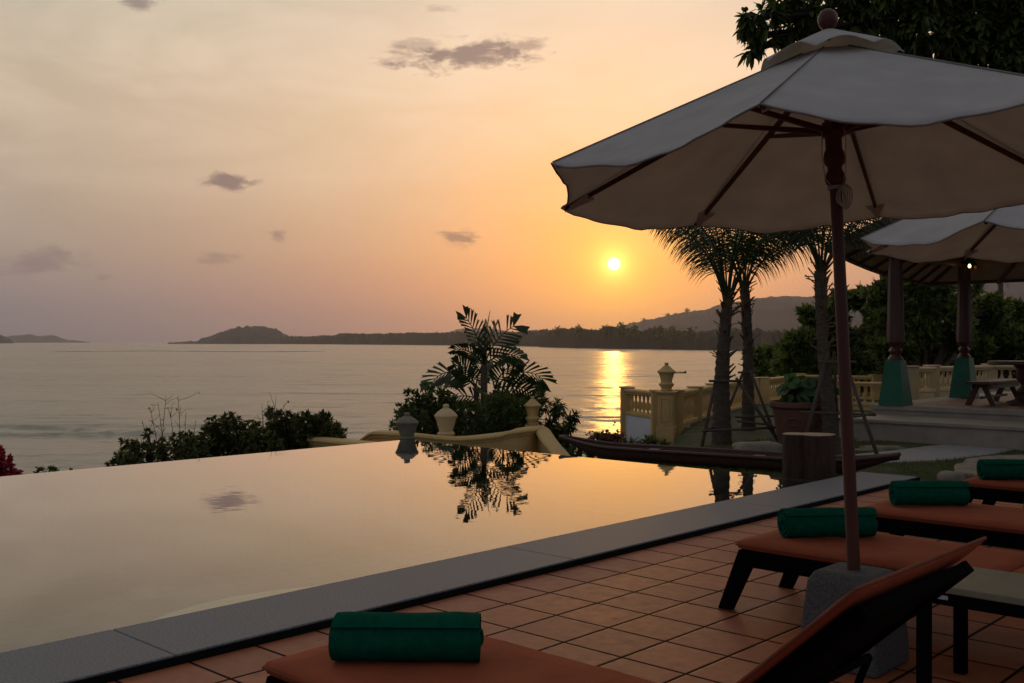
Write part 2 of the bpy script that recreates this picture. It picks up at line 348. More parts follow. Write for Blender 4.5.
# ---------------------------------------------------------------- pool, deck, coping
PV0, PV1 = -10.95, -4.72; PS1 = 9.52; CO = -4.13; CEND = 10.42; WZ = .030; CZ = .042
PS0 = -7.0
def structure(o): o['kind'] = 'structure'; return o
mb = MB().box(CO, 9, PS0, CEND, -.3, 0)
structure(mb.build('pool_deck', M['deck'], rz=ROT))
mb = MB(); s = 4.98-2.7*5
while s < CEND-.05:
    e = min(s+2.7, CEND); mb.box(PV1, CO, s+.0025, e-.0025, -.25, CZ); s = e
structure(mb.build('pool_coping', M['granite'], rz=ROT, bevel=.006))
structure(MB().box(CO+.001, CO+.012, PS0, CEND, .001, CZ-.008).build('coping_shade_strip', mat('coping_shade_dark', (.010,.010,.011), None, 30, .9, spec=.1), rz=ROT))  # added near-black strip, paints the shade under the coping edge
mb = MB().box(PV0, PV1-.002, PS0, PS1, -1.5, -1.35)         # floor
mb.box(PV0, PV0+.14, PS0, PS1, -1.34, WZ-.006)             # far wall
mb.box(PV0+.142, PV1-.004, PS1-.14, PS1, -1.34, WZ-.006)   # right wall
mb.box(PV1-.06, PV1-.004, PS0, PS1-.15, -1.34, WZ-.03)     # wall under the coping
st = [(PV1-.07, 2.25)] + [(PV1-.07-.42*math.sin(math.pi*i/14)*(1-.25*i/14), 2.25+1.9*i/14) for i in range(1,14)] + [(PV1-.07, 4.15)]
structure(mb.build('pool_basin', M['basin'], rz=ROT))
structure(MB().prism(st[::-1], -1.34, -.045).build('pool_step', mat('pale_step', (.72,.70,.52), (.62,.60,.45), 12, .6), rz=ROT))
n = 2; structure(MB().add([(PV0-.01,PS0,WZ),(PV1,PS0,WZ),(PV1,PS1+.01,WZ),(PV0-.01,PS1+.01,WZ)], [(0,1,2,3)]).build('pool_water', M['pool_water'], rz=ROT))

# ---------------------------------------------------------------- terrain around, one heightfield in the v / s frame
L_ = at(625,387,20.0); N_ = at(666,391,18.4); 
gpoly = [(-7.7,9.6)]
def wuv(X, Y): return (X*CU - Y*SU, X*SU + Y*CU)
for X, Y in ((2.3,14.3),(2.65,16.5),(3.2,18.9),(4.3,22.5),(6.8,29.2),(11,31),(40,33)): gpoly.append(wuv(X,Y))
gpoly += [(40,9.6),(40,-30),(-4.5,-30),(-4.5,9.6)]
def pdist(p, poly):
    x, y = p; ins = False; dm = 1e9; n = len(poly)
    for i in range(n):
        x1,y1 = poly[i]; x2,y2 = poly[(i+1)%n]
        if (y1 > y) != (y2 > y) and x < (x2-x1)*(y-y1)/(y2-y1)+x1: ins = not ins
        dx,dy = x2-x1,y2-y1; t = max(0,min(1,((x-x1)*dx+(y-y1)*dy)/(dx*dx+dy*dy+1e-9)))
        dm = min(dm, math.hypot(x-x1-t*dx, y-y1-t*dy))
    return -dm if ins else dm
def hgt(v, s):
    w = UV(v, s); d = pdist((v,s), gpoly)
    nz = mnoise.noise(Vector((w.x*.5,w.y*.5,0)))
    if PS0-.5 < s < 9.45 and v > PV0-.6:
        return -2.0
    if d <= 0:
        return -.10 + .03*nz if s > 9.45 else -2.0
    z = -.12 - min(d, 1.3)*1.5 - max(0, d-1.3)*.30 + .25*nz*min(d,1)
    # inland to the right the slope levels off behind the pavilion
    inland = max(0, min(1, (w.x-.30*w.y-1)/8))
    lim = -10.5*(1-inland) + (-3.0+nz*.6)*inland
    return max(z, lim)
def arr(segs):
    a = []
    for lo, hi, st_ in segs:
        k = lo
        while k < hi-1e-6: a.append(k); k += st_
    a.append(segs[-1][1]); return a
va = arr([(-260,-60,20),(-60,-20,2),(-20,-11.5,.6),(-11.5,-4,.35),(-4,14,.8),(14,60,4)])
sa = arr([(-60,-8,8),(-8,9.4,1.2),(9.4,9.6,.1),(9.6,20,.4),(20,50,1.5),(50,420,15)])
mb = MB(); idx = {}
for j, s in enumerate(sa):
    for i, v in enumerate(va): mb.v.append((v, s, hgt(v, s)))
nv = len(va)
mb.f = [(j*nv+i, j*nv+i+1, (j+1)*nv+i+1, (j+1)*nv+i) for j in range(len(sa)-1) for i in range(nv-1)]
structure(mb.build('garden_ground', M['ground'], rz=ROT, smooth=True))

# ---------------------------------------------------------------- sea (one sheet, gentle swell near the beach)
SZ = -8.0; SEA = 9100.0
def ys():
    a = []; y = 25.0
    while y < SEA: a.append(y); y *= 1.03 if y > 900 else 1.0055
    return a+[SEA]
YS = ys(); NX = 340
mb = MB()
for y in YS:
    for i in range(NX+1):
        x = (-1 + 2*i/NX)*max(80, y*1.05)
        z = SZ
        if y < 900:
            fd = min(1, (900-y)/400)
            z += fd*(.26*mnoise.noise(Vector((x*.035+y*.01, y*.13, 0))) + .16*mnoise.noise(Vector((x*.09, y*.36+x*.02, 5))) + .5*mnoise.noise(Vector((x*.012, y*.045, 9))))
        if y < 420: z += .10*min(1,(420-y)/150)*mnoise.noise(Vector((x*.50, y*.42, 2)))
        if 90 < y < 125 and x < -8:
            for yc, am in ((106.5+.42*(-44-x)*(1 if x < -40 else .25) + 1.2*math.sin(x*.22), .55), (101-.12*(x+30)+1.5*math.sin(x*.15+1), .38), (113+1.5*math.sin(x*.1), .25)):
                z += am*math.exp(-((y-yc)/.9)**2)*min(1,(-8-x)/14)*(.6+.8*abs(mnoise.noise(Vector((x*.12,yc*.02,3)))))
        if y < 300:
            q = y + .05*x + 6*mnoise.noise(Vector((x*.02, y*.008, 0)))
            k = max(0, 1-abs(y-95)/70)
            z += .22*k*math.exp(-((q % 26)-13)**2/3.0)*(.4+.8*abs(mnoise.noise(Vector((x*.03+3, y*.02, 2)))))
        mb.v.append((x, y, z))
mb.f = [(j*(NX+1)+i, j*(NX+1)+i+1, (j+1)*(NX+1)+i+1, (j+1)*(NX+1)+i) for j in range(len(YS)-1) for i in range(NX)]
structure(mb.build('sea', M['sea'], smooth=True))

def foam(name, pxs, thick, col):
    mb = MB(); vs = []
    for k, (px, py) in enumerate(pxs):
        Y = (H-SZ)*F/(py-341.5); n = mnoise.noise(Vector((px*.05, 1, 0))); t = thick*(.45+.55*abs(mnoise.noise(Vector((px*.09, 3, 0)))))*(1 if 0 < k < len(pxs)-1 else .05)
        vs += [((px-512)/F*Y, Y+n*thick*.5-t, SZ+.32), ((px-512)/F*Y, Y+n*thick*.5+t, SZ+.32)]
    m = len(pxs); mb.add(vs, [(2*i, 2*i+2, 2*i+3, 2*i+1) for i in range(m-1)])
    return structure(mb.build(name, col))
M['foam'] = mat('shallow_foam_water', (.85,.80,.68), (.70,.66,.56), .05, .5)
foam('sea_foam_line', [(x, 351.2+.4*math.sin(x*.03)) for x in range(55,330,6)], 55, M['foam'])
# ---------------------------------------------------------------- far land
def land(name, prof, depth, m, bumps, nx=500, nd_=10, crestfrac=.45, seed=0, steep=False):
    # prof: list of (pixel x, crest pixel y, distance); the body has its own depth and falls away behind
    mb = MB()
    def ip(px):
        for a, b in zip(prof, prof[1:]):
            if a[0] <= px <= b[0]:
                t = (px-a[0])/(b[0]-a[0]); t2 = t*t*(3-2*t)
                Y = 1/((1-t)/a[2]+t/b[2])
                return a[1]*(1-t2)+b[1]*t2, Y
    for i in range(nx+1):
        px = prof[0][0]+(prof[-1][0]-prof[0][0])*i/nx
        yc, Y = ip(px)
        for j in range(nd_+1):
            t = j/nd_; Yj = Y + depth*t
            hc = (H - (yc-341.5)*(Y+depth*crestfrac)/F) - SZ + 0
            if steep: shape = min(1, t*6)*(1 if t < .8 else (1-t)/.2)
            else: shape = math.sin(math.pi*min(1, t/(2*crestfrac)))**.8 if t < crestfrac else max(0, 1-(t-crestfrac)/(1-crestfrac))
            X = (px-512)/F*Y*(1+.0*t)
            X = (px-512)/F*Yj
            z = SZ - 1 + max(0, hc)*shape
            if 0 < j < nd_:
                for amp, sc in bumps:
                    z += amp*mnoise.noise(Vector((X*sc, Yj*sc, seed)))*min(1, shape*2)*min(1, hc/12)
            mb.v.append((X, Yj, max(z, SZ-1)))
    for i in range(nx):
        for j in range(nd_): mb.f.append((i*(nd_+1)+j, (i+1)*(nd_+1)+j, (i+1)*(nd_+1)+j+1, i*(nd_+1)+j+1))
    return structure(mb.build(name, m))
land('far_mountains', [(-60,341,8200),(-10,338,8200),(18,335,8200),(30,334,8200),(40,336,8200),(50,335,8200),(72,340,8200),(90,341.8,8200)], 700, M['hill'], ((3,.01),))
land('island_hill', [(-40,326,5200),(0,334.5,5200),(9,337.5,5200),(14,342,5200)], 300, M['hill'], ((3,.03),), nx=120)
land('headland_hill', [(168,342.2,3900),(195,341.5,3900),(207,337,3900),(222,331,3900),(240,326.5,3900),(262,325.8,3900),(275,328.5,3900),(287,335,3850),(300,337,3800)], 420, M['hill'], ((7,.016),(6,.06)), nx=420)
land('low_coast', [(280,337,3800),(330,336,3500),(345,333.5,3300),(372,334,3150),(400,333.2,2950),(440,333,2600),(490,332.8,2300),(545,331,1900),(590,330.5,1600)], 240, M['hill_tree'], ((6,.02),(5,.07)), nx=700, steep=True)
land('back_hills', [(420,341,6500),(440,334,6500),(462,328.5,6500),(480,327.5,6500),(500,330,6500),(515,332,6500),(535,329,6500),(552,330.5,6500),(570,333,6500),(575,330,6500),(600,331,6500),(650,340,6500)], 700, M['hill'], ((6,.01),(5,.04)))
land('forested_hill', [(560,338,4350),(598,330,4200),(625,325,4050),(650,319,3900),(680,313,3750),(700,310,3750),(730,303,3675),(755,298,3600),(780,295.5,3600),(815,296.5,3600),(850,292,3600),(900,285,3600),(960,277,3600),(1050,270,3600),(1200,266,3600)], 1000, M['hill'], ((7,.012),(4.5,.06)), nx=900, nd_=16)
land('tree_lined_coast', [(540,334,1750),(556,329.5,1650),(575,328.5,1500),(588,330.5,1450),(615,327.5,1350),(640,331,1300),(655,328.5,1250),(680,331,1200),(706,332,1120),(730,329,1080),(760,331,1000),(800,331,900),(850,330,800),(950,325,700),(1150,320,600)], 160, M['hill_tree'], ((4.5,.035),(3.8,.10)), nx=1100, steep=True)
# distant trees standing up from the coast, one each
def far_tree(px, pyt, Y, hgt_m, w, palm=False):
    base = at(px, 341.5, Y); base.z = SZ
    top = H - (pyt-341.5)*Y/F
    t = empty('coast_tree', (base.x, base.y, SZ), 0)
    z1 = top - SZ
    MB().tube([(0,0,0),(.3,0,z1*.55),(0,0,z1*.9)], [.5,.4,.25], 6).build('trunk', M['trunk'], t)
    mb = MB()
    for k in range(160 if not palm else 60):
        a = rnd.uniform(0, 6.28); r = w*abs(rnd.gauss(0,.45)); zz = z1 - hgt_m*.5 + rnd.gauss(0, hgt_m*.26)
        c = Vector((math.cos(a)*r, math.sin(a)*r, min(zz, z1))); e = [Vector((rnd.gauss(0,1),rnd.gauss(0,1),rnd.gauss(0,1)))*w*.16 for _ in range(3)]
        mb.add([c+x for x in e], [(0,1,2)])
    mb.build('crown', M['leaf_dark'], t)
    return t
i = 0
for px, pyt, Y in ((558,327,1640),(578,325.5,1500),(606,325.5,1390),(622,324,1330),(634,326.5,1300),(660,326,1240),(672,327,1210),(690,328.5,1160)):
    t = far_tree(px, pyt, Y, 13, 9)
    tag(t, 'far-off tree crown rising from the dark wooded coast under the hazy hill', 'tree', 'trees along the far coast')
for px, pyt, Y in ((644,318.5,4250),(668,313.5,4150),(687,308.5,4100),(634,322,4300)):
    t = far_tree(px, pyt, Y, 18, 14)
    tag(t, 'tiny tree silhouetted on the crest of the hazy hill right of the sun', 'tree', 'trees on the hill crest')

# haze
hm, nt, b = newmat('haze_air'); nt.nodes.remove(b)
pv = nt.nodes.new('ShaderNodeVolumePrincipled'); pv.inputs['Color'].default_value = (.90,.88,.95,1); pv.inputs['Density'].default_value = 6.2e-5; pv.inputs['Anisotropy'].default_value = .74
nt.links.new(pv.outputs[0], nt.nodes['Material Output'].inputs['Volume'])
hz = MB().box(-11500,11500,-400,9400,-12,205).build('haze', hm); hz['kind'] = 'stuff'

M['piping'] = mat('cushion_piping', (.20,.055,.028), None, 20, .9)
# ---------------------------------------------------------------- umbrellas
def axis_frame(lx, ly):
    w = Vector((lx, ly, 1)).normalized(); e1 = Vector((0,1,0)).cross(w).normalized(); e2 = w.cross(e1); return w, e1, e2
def make_umbrella(loc, lean, ph, Lr, R, label):
    root = empty('patio_umbrella', loc, 0, label, 'umbrella', 'canvas umbrellas on the pool deck')
    w, e1, e2 = axis_frame(*lean); B = Vector((0,0,.41))
    def P(L, r=0, a=0): return B + w*L + (e1*math.cos(a)+e2*math.sin(a))*r
    Lp = Lr+.60; SL = (Lp-Lr)/R
    A = [R_(22+45*k)+ph for k in range(8)]
    # base block with chamfered, tapered sides
    mb = MB(); c_, s_ = math.cos(ROT), math.sin(ROT)
    def sq(h, z): return [(x*c_-y*s_, x*s_+y*c_, z) for x, y in ((-h,-h),(h,-h),(h,h),(-h,h))]
    rings = [sq(.178,0), sq(.176,.10), sq(.150,.36), sq(.125,.405)]
    vs = [p for r in rings for p in r]; fs = [(3,2,1,0),(12,13,14,15)]+[(i*4+k, i*4+(k+1)%4, i*4+4+(k+1)%4, i*4+4+k) for i in range(3) for k in range(4)]
    mb.add(vs, fs).build('base', M['concrete'], root, bevel=.018, segs=3)
    autosmooth(MB().tube([P(-.05), P(.6), P(1.2), P(Lp-.04)], [.028,.028,.027,.025], 20).build('pole', M['wood_red'], root))
    # canopy
    mb = MB(); na, nr = 20, 26; r0 = .13
    grid = {}
    for k in range(8):
        a1, a2 = A[k], A[(k+1)%8]
        for i in range(na+ (0)):
            u = i/na
            dk = (.55,.45,.45,.12,1.05,1.0,.9,.7)[k]
            for j in range(nr+1):
                t = j/nr; r = r0 + (R-r0)*t
                p = P(Lp-SL*r, r, a1).lerp(P(Lp-SL*r, r, a2), u)
                q = 4*u*(1-u); ma = math.atan2((1-u)*math.sin(a1)+u*math.sin(a2), (1-u)*math.cos(a1)+u*math.cos(a2))
                od = e1*math.cos(ma)+e2*math.sin(ma)
                p += (od*((.02+.03*dk) if k != 3 else -.05) - w*.085*dk)*q*t**3.5 - w*.022*q*math.sin(math.pi*t)
                p -= w*.012*t**8 * (1+ .8*math.sin(9*u+k*2.1))*q
                nz = mnoise.noise(Vector((p.x*3.1, p.y*3.1, p.z*5+k)))+.35*mnoise.noise(Vector((p.x*9, p.y*9, p.z*12+k)))
                p += w*.014*nz*min(1, q*2.5)*min(1, t*3)
                wr = math.sin((u-.5)*26 + 3*mnoise.noise(Vector((p.x*2,p.y*2,k))))*.0045*q*t; p += w*wr
                grid[(k*na+i, j)] = len(mb.v); mb.v.append(tuple(p))
    N = 8*na
    for i in range(N):
        for j in range(nr): mb.f.append((grid[(i,j)], grid[((i+1)%N,j)], grid[((i+1)%N,j+1)], grid[(i,j+1)]))
    o = mb.build('canopy', M['canvas'], root, smooth=True)
    so_ = o.modifiers.new('cloth', 'SOLIDIFY'); so_.thickness = .002; so_.offset = 1
    # hems and seams as part of the canopy cloth
    hm = MB()
    for k in range(8): hm.tube([P(Lp-SL*r+.0035, r, A[k]) for r in (.14,.4,.7,1.0,R-.005)], .004, 6, flat=.7)
    rim = [Vector(mb.v[grid[(i, nr)]]) for i in range(N)]; rim.append(rim[0]); hm.tube(rim, .0042, 5)
    hm.build('hem', M['hem'], o, smooth=True)
    # corner pockets under the rib ends
    for k in range(8):
        pm = MB(); a = A[k]; d = .16
        tip = P(Lp-SL*(R-.02)-.014, R-.02, a)
        l = P(Lp-SL*(R-d)-.030, R-d, a-.045); r = P(Lp-SL*(R-d)-.030, R-d, a+.045)
        l2 = P(Lp-SL*(R-d)-.045, R-d, a-.03); r2 = P(Lp-SL*(R-d)-.045, R-d, a+.03); t2 = tip - w*.02
        pm.add([tip,l,r,t2,l2,r2],[(0,1,2),(3,5,4),(0,3,4,1),(0,2,5,3)]).build('corner_pocket', M['canvas'], o)
    # vent cap
    mb = MB(); n = 8*10; nr2 = 8; Rc = .315; Lc = Lp+.065
    for i in range(n):
        k, u = i//10, (i % 10)/10; a1, a2 = A[k], A[(k+1)%8]; q = 4*u*(1-u)
        for j in range(nr2+1):
            t = j/nr2; r = .02+(Rc-.02)*t
            p = P(Lc-SL*r*1.0-.03*t*t, r, a1).lerp(P(Lc-SL*r*1.0-.03*t*t, r, a2), u) + w*(.038*q*t**2) + w*.01*t*mnoise.noise(Vector((i*.3,j*.2,k)))
            mb.v.append(tuple(p))
    for i in range(n):
        for j in range(nr2): mb.f.append((i*(nr2+1)+j, ((i+1)%n)*(nr2+1)+j, ((i+1)%n)*(nr2+1)+j+1, i*(nr2+1)+j+1))
    vc = mb.build('vent_cap', M['canvas'], root, smooth=True); sd = vc.modifiers.new('cloth','SOLIDIFY'); sd.thickness = .002
    # finial, hubs, rope
    fb = Lp+.03
    autosmooth(MB().lathe([(.006,fb-.02),(.024,fb),(.024,fb+.012),(.014,fb+.02),(.026,fb+.032),(.040,fb+.05),(.0455,fb+.073),(.042,fb+.095),(.030,fb+.112),(.012,fb+.121),(.001,fb+.123)], 24, B, (w,e1,e2)).build('finial', M['wood_red'], root), 50)
    h = Lr-.05
    autosmooth(MB().lathe([(.028,h),(.040,h+.008),(.046,h+.03),(.040,h+.055),(.031,h+.07),(.031,h+.085),(.044,h+.10),(.048,h+.125),(.044,h+.15),(.036,h+.165),(.036,h+.215),(.050,h+.225),(.052,h+.275),(.046,h+.285),(.029,h+.287)], 20, B, (w,e1,e2)).build('runner_hub', M['wood_red'], root), 50)
    autosmooth(MB().lathe([(.027,Lp-.14),(.046,Lp-.13),(.05,Lp-.085),(.045,Lp-.06),(.027,Lp-.055)], 16, B, (w,e1,e2)).build('top_hub', M['wood_red'], root), 50)
    rc = MB(); c0 = P(h-.01, .034, R_(-60))
    for q in range(5):
        pts = []
        for m in range(15):
            a = 6.283*m/14 + q; pts.append(c0 + Vector((math.cos(a)*(.016+.003*q)+.006*q-.01, -.012+.006*math.sin(a*2+q), -.045+math.sin(a)*(.034+.005*q))))
        rc.tube(pts, .0035, 5)
    rc.tube([P(h-.005,.032,a_) for a_ in [6.283*m/12 for m in range(13)]], .005, 6); rc.tube([P(h-.013,.032,a_) for a_ in [6.283*m/12 for m in range(13)]], .005, 6)
    rc.tube([P(h+.27,.058,R_(200)), P(h+.13,.066,R_(200)), P(h+.03,.058,R_(205)), P(h-.01,.035,R_(230))], .0022, 5)
    rc.tube([P(h+.33,.05,R_(-60)), P(h+.2,.07,R_(-60)), P(h+.05,.06,R_(-58)), P(h-.01,.035,R_(-60))], .0022, 5)
    rc.build('rope', M['rope'], root, smooth=True)
    for k in range(8):
        a = A[k]; u = e1*math.cos(a)+e2*math.sin(a); t = w.cross(u)
        def bar(pa, pb, hw, hh):
            d = (pb-pa).normalized(); n_ = t.cross(d).normalized()
            return MB().hexa([pa-t*hw-n_*hh, pa+t*hw-n_*hh, pa+t*hw+n_*hh, pa-t*hw+n_*hh], [pb-t*hw*.8-n_*hh*.7, pb+t*hw*.8-n_*hh*.7, pb+t*hw*.8+n_*hh*.7, pb-t*hw*.8+n_*hh*.7])
        bar(P(Lp-.10-.0,.04,a), P(Lp-SL*(R-.02)-.016, R-.02, a), .0095, .0145).build('rib', M['wood_red'], root, bevel=.003)
        rs = .55; bar(P(h+.25,.046,a), P(Lp-SL*rs-.045, rs, a), .011, .013).build('strut', M['wood_red'], root, bevel=.003)
    return root
UM = make_umbrella((1.494,4.523,0), (-.031,.052), -.0764, 1.736, 1.343, 'large off-white canvas umbrella nearest the viewer, its red wooden pole rising from a concrete block')
make_umbrella((3.742,7.138,0), (0,.01), -.357, 1.70, 1.345, 'off-white umbrella partly hidden behind the big one, half cut off by the right edge')

# ---------------------------------------------------------------- loungers: local x = away from the pool, local y = along the pool
W_ = .70
def make_lounger(label, s, v, back, seat=1.34, blen=.84, seed=0, z=.0):
    r = empty('sun_lounger', UV(v, s), ROT, label, 'sun lounger', 'terracotta loungers beside the pool')
    m = MB(); TOPZ = .325; fx = MB()
    for y in (.012, W_-.052): fx.box(.01, 2.02, y, y+.040, TOPZ-.085, TOPZ)
    fx.box(.01, .05, .053, W_-.053, TOPZ-.084, TOPZ-.001); fx.box(1.98, 2.02, .053, W_-.053, TOPZ-.084, TOPZ-.001)
    for i in range(11): x = .11+i*.11; fx.box(x, x+.05, .053, W_-.053, TOPZ-.022, TOPZ-.004)
    fx.build('frame', M['frame'], r, bevel=.004)
    for x, dx in ((.03,-.145),(1.93,.06)):
        for y in (.010, W_-.050):
            MB().hexa([(x+dx,y-.002,0),(x+dx+.075,y-.002,0),(x+dx+.075,y+.044,0),(x+dx,y+.044,0)],
                      [(x-.022,y-.002,TOPZ-.002),(x+.085,y-.002,TOPZ-.002),(x+.085,y+.044,TOPZ-.002),(x-.022,y+.044,TOPZ-.002)]).build('leg', M['frame'], r, bevel=.004)
    def cushion(L, th, org, ang, name, seedk):
        nx, ny = 36, 16; mb = MB()
        ca, sa_ = math.cos(ang), math.sin(ang)
        def pt(i, j, top):
            x = L*i/nx; y = W_*j/ny
            if i == 1: x = .009
            if i == nx-1: x = L-.009
            if j == 1: y = .009
            if j == ny-1: y = W_-.009
            ex = min(x, L-x)/.018; ey = min(y, W_-y)/.018
            e = min(1, ex)*min(1, ey); prof = math.sqrt(max(0, 1-(1-min(1,ex))**2))*math.sqrt(max(0, 1-(1-min(1,ey))**2))
            nz = mnoise.noise(Vector((x*3+seedk, y*4, seedk)))*.008 + mnoise.noise(Vector((x*11+y*7+seedk, y*9-x*5, seedk)))*.005 - .006*math.exp(-((x-.62)/.012)**2)
            zz = th*.5 + (th*.5*prof + nz*e if top else -th*.5*prof)
            yy = y + .004*mnoise.noise(Vector((x*6, seedk, j>8)))*(1 if j in (0, ny) else 0)
            return (org[0]+x*ca - zz*sa_, yy, org[1]+x*sa_+zz*ca)
        ia = {}
        for tp in (True, False):
            for i in range(nx+1):
                for j in range(ny+1):
                    if not tp and (i in (0,nx) or j in (0,ny)): ia[(i,j,False)] = ia[(i,j,True)]; continue
                    ia[(i,j,tp)] = len(mb.v); mb.v.append(pt(i,j,tp))
        for i in range(nx):
            for j in range(ny):
                mb.f.append((ia[(i,j,True)],ia[(i+1,j,True)],ia[(i+1,j+1,True)],ia[(i,j+1,True)]))
                mb.f.append((ia[(i,j+1,False)],ia[(i+1,j+1,False)],ia[(i+1,j,False)],ia[(i,j,False)]))
        cu = mb.build(name, M['cushion'], r, smooth=True)
        pp = MB()
        def edge(x, y): 
            zz = th*.5; return (org[0]+x*ca - zz*sa_, y, org[1]+x*sa_+zz*ca)
        loop = [edge(.0+L*i/20, -.002) for i in range(21)] + [edge(L+.002, W_*i/8) for i in range(9)] + [edge(L-L*i/20, W_+.002) for i in range(21)] + [edge(-.002, W_-W_*i/8) for i in range(9)]
        pp.tube(loop, .0042, 6, caps=False); pp.build('piping', M['piping'], cu, smooth=True)
        return cu
    cushion(seat, .050, (0, TOPZ+.001), 0, 'seat_cushion', seed)
    cushion(blen, .015, (seat-.004, TOPZ+.010), back, 'back_cushion', seed+9.3)
    # tilting back frame, prop and label
    ca, sb = math.cos(back), math.sin(back); ox, oz = seat+.002, TOPZ+.007
    def bp(a, n_): return (ox + a*ca - n_*sb, oz + a*sb + n_*ca)
    f = MB()
    def bar(a0, a1, y0, y1, n0, n1):
        q = [bp(a0,n0), bp(a1,n0), bp(a1,n1), bp(a0,n1)]
        f.add([(x,y0,zz) for x,zz in q]+[(x,y1,zz) for x,zz in q], [(0,1,2,3),(7,6,5,4),(0,4,5,1),(1,5,6,2),(2,6,7,3),(3,7,4,0)])
    for y in (.058, W_-.093): bar(.0, blen-.05, y, y+.035, -.034, -.004)
    bar(blen-.086, blen-.051, .094, W_-.094, -.033, -.005)
    for i in range(8): a = .04+i*.095; bar(a, a+.055, .094, W_-.094, -.020, -.005)
    f.build('back_frame', M['frame'], r, bevel=.003)
    if back > .1:
        # underside sling of the cushion, dark
        f = MB(); bar(.01, blen-.07, .094, W_-.094, -.0245, -.0215); f.build('back_sling', M['frame'], r)
    hx, hz_ = bp(blen*.55, -.05); bx = ox + .12 + blen*.55*ca*.2
    fxx = min(hx+.05, 1.95)
    pr = MB()
    for y in (.11, W_-.11): pr.tube([(hx, y, hz_), (fxx-.18, y, TOPZ-.045)], .010, 8)
    pr.tube([(hx,.11,hz_),(hx,W_-.11,hz_)], .010, 8); pr.tube([(fxx-.18,.05,TOPZ-.045),(fxx-.18,W_-.05,TOPZ-.045)], .010, 8)
    pr.build('prop_bar', M['frame'], r, smooth=True)
    if seed == 1:
        f = MB(); bar(.40, .47, .120, .145, -.0285, -.0255); f.build('care_label', M['label'], r)
    return r
lg1 = make_lounger('lounger at the bottom edge, its backrest steeply raised in front of the umbrella base', 1.885, -2.86, R_(43), seat=1.372, blen=.862, seed=1)
lg2 = make_lounger('lounger just behind the umbrella pole, its foot end on two splayed dark legs', 4.70, -2.81, R_(17), seat=1.25, seed=2)
lg3 = make_lounger('second lounger back from the umbrella pole, long flat seat running to the right edge', 6.12, -2.81, R_(10), seed=3)
lg4 = make_lounger('farthest lounger on the deck, near the garden path at the right edge', 7.87, -2.81, R_(10), seed=4)

def make_towel(cx, cy, L, rad, label, seed, rz=0):
    mb = MB(); turns = 4.2; n = 150; th = rad/(turns+1.0)*.74
    ctr = []
    for i in range(n+1):
        t = i/n; a = 2.45 - t*turns*2*math.pi; r = rad-th*.5 - t*(rad-th*1.4)*1.0
        ctr.append((a, r))
    nl = 22; prof = []
    for sgn in (1, -1):
        row = []
        for i, (a, r) in enumerate(ctr):
            rr = r + sgn*th*.5*(1 if 2 < i < n-2 else .5)
            row.append((rr*math.cos(a), rr*math.sin(a)*.93, i))
        prof.append(row)
    loop = prof[0] + prof[1][::-1]; m = len(loop)
    for k in range(nl+1):
        t = k/nl
        for (x, z, i) in loop:
            a = math.atan2(z, x); e = .020*mnoise.noise(Vector((i*.045, seed, 0 if k < nl/2 else 5)))*(1 if k in (0,nl) else (.6 if k in (1,nl-1) else 0))
            sx = 1+.055*mnoise.noise(Vector((t*3+seed, a*.8, 1))) + .022*mnoise.noise(Vector((t*9+seed, a*3, 4))); zz = z*sx
            xx = x*sx
            if t in (0,1): xx *= .985; zz *= .985
            zz = max(zz, -rad*.86)
            mb.v.append((-L/2+L*t+e, xx, zz+rad*.86))
    for k in range(nl):
        for q in range(m): mb.f.append((k*m+q, k*m+(q+1)%m, (k+1)*m+(q+1)%m, (k+1)*m+q))
    for k, fl in ((0,1),(nl,0)):
        for i in range(n):
            q = (k*m+i, k*m+i+1, k*m+(m-2-i), k*m+(m-1-i)); mb.f.append(q if fl else q[::-1])
    o = mb.build('rolled_towel', M['towel'], None, loc=(cx, cy, .374), rz=rz)
    autosmooth(o, 55); tag(o, label, 'towel', 'rolled green towels on the loungers'); return o
make_towel(-.335, 3.32, .465, .088, 'rolled green towel on the lounger at the bottom edge, the largest towel', 1, R_(-1))
make_towel(1.655, 5.42, .485, .088, 'rolled green towel on the lounger behind the umbrella pole, crossed by the pole', 2, R_(5))
make_towel(2.61, 6.47, .46, .088, 'rolled green towel on the second lounger back from the umbrella pole', 3)
make_towel(3.72, 7.66, .50, .088, 'rolled green towel cut off by the right edge, on the farthest lounger', 4)

# side table
r = empty('side_table', UV(-1.63, 4.07), ROT, 'low side table with pale stone top and dark legs beside the raised backrest', 'side table')
MB().box(0,.55,0,.44,.425,.452).build('table_top', M['table_top'], r, bevel=.004)
MB().box(.012,.538,.012,.030,.375,.424).box(.012,.538,.41,.428,.375,.424).box(.012,.030,.031,.409,.375,.4235).box(.52,.538,.031,.409,.375,.4235).build('apron', M['frame'], r, bevel=.002)
for x in (.003,.497):
    for y in (.003,.397): MB().box(x,x+.05,y,y+.04,0,.424).build('leg', M['frame'], r, bevel=.004)
MB().box(.075,.125,.0085,.0115,.398,.414).build('label_plate', M['label'], r)

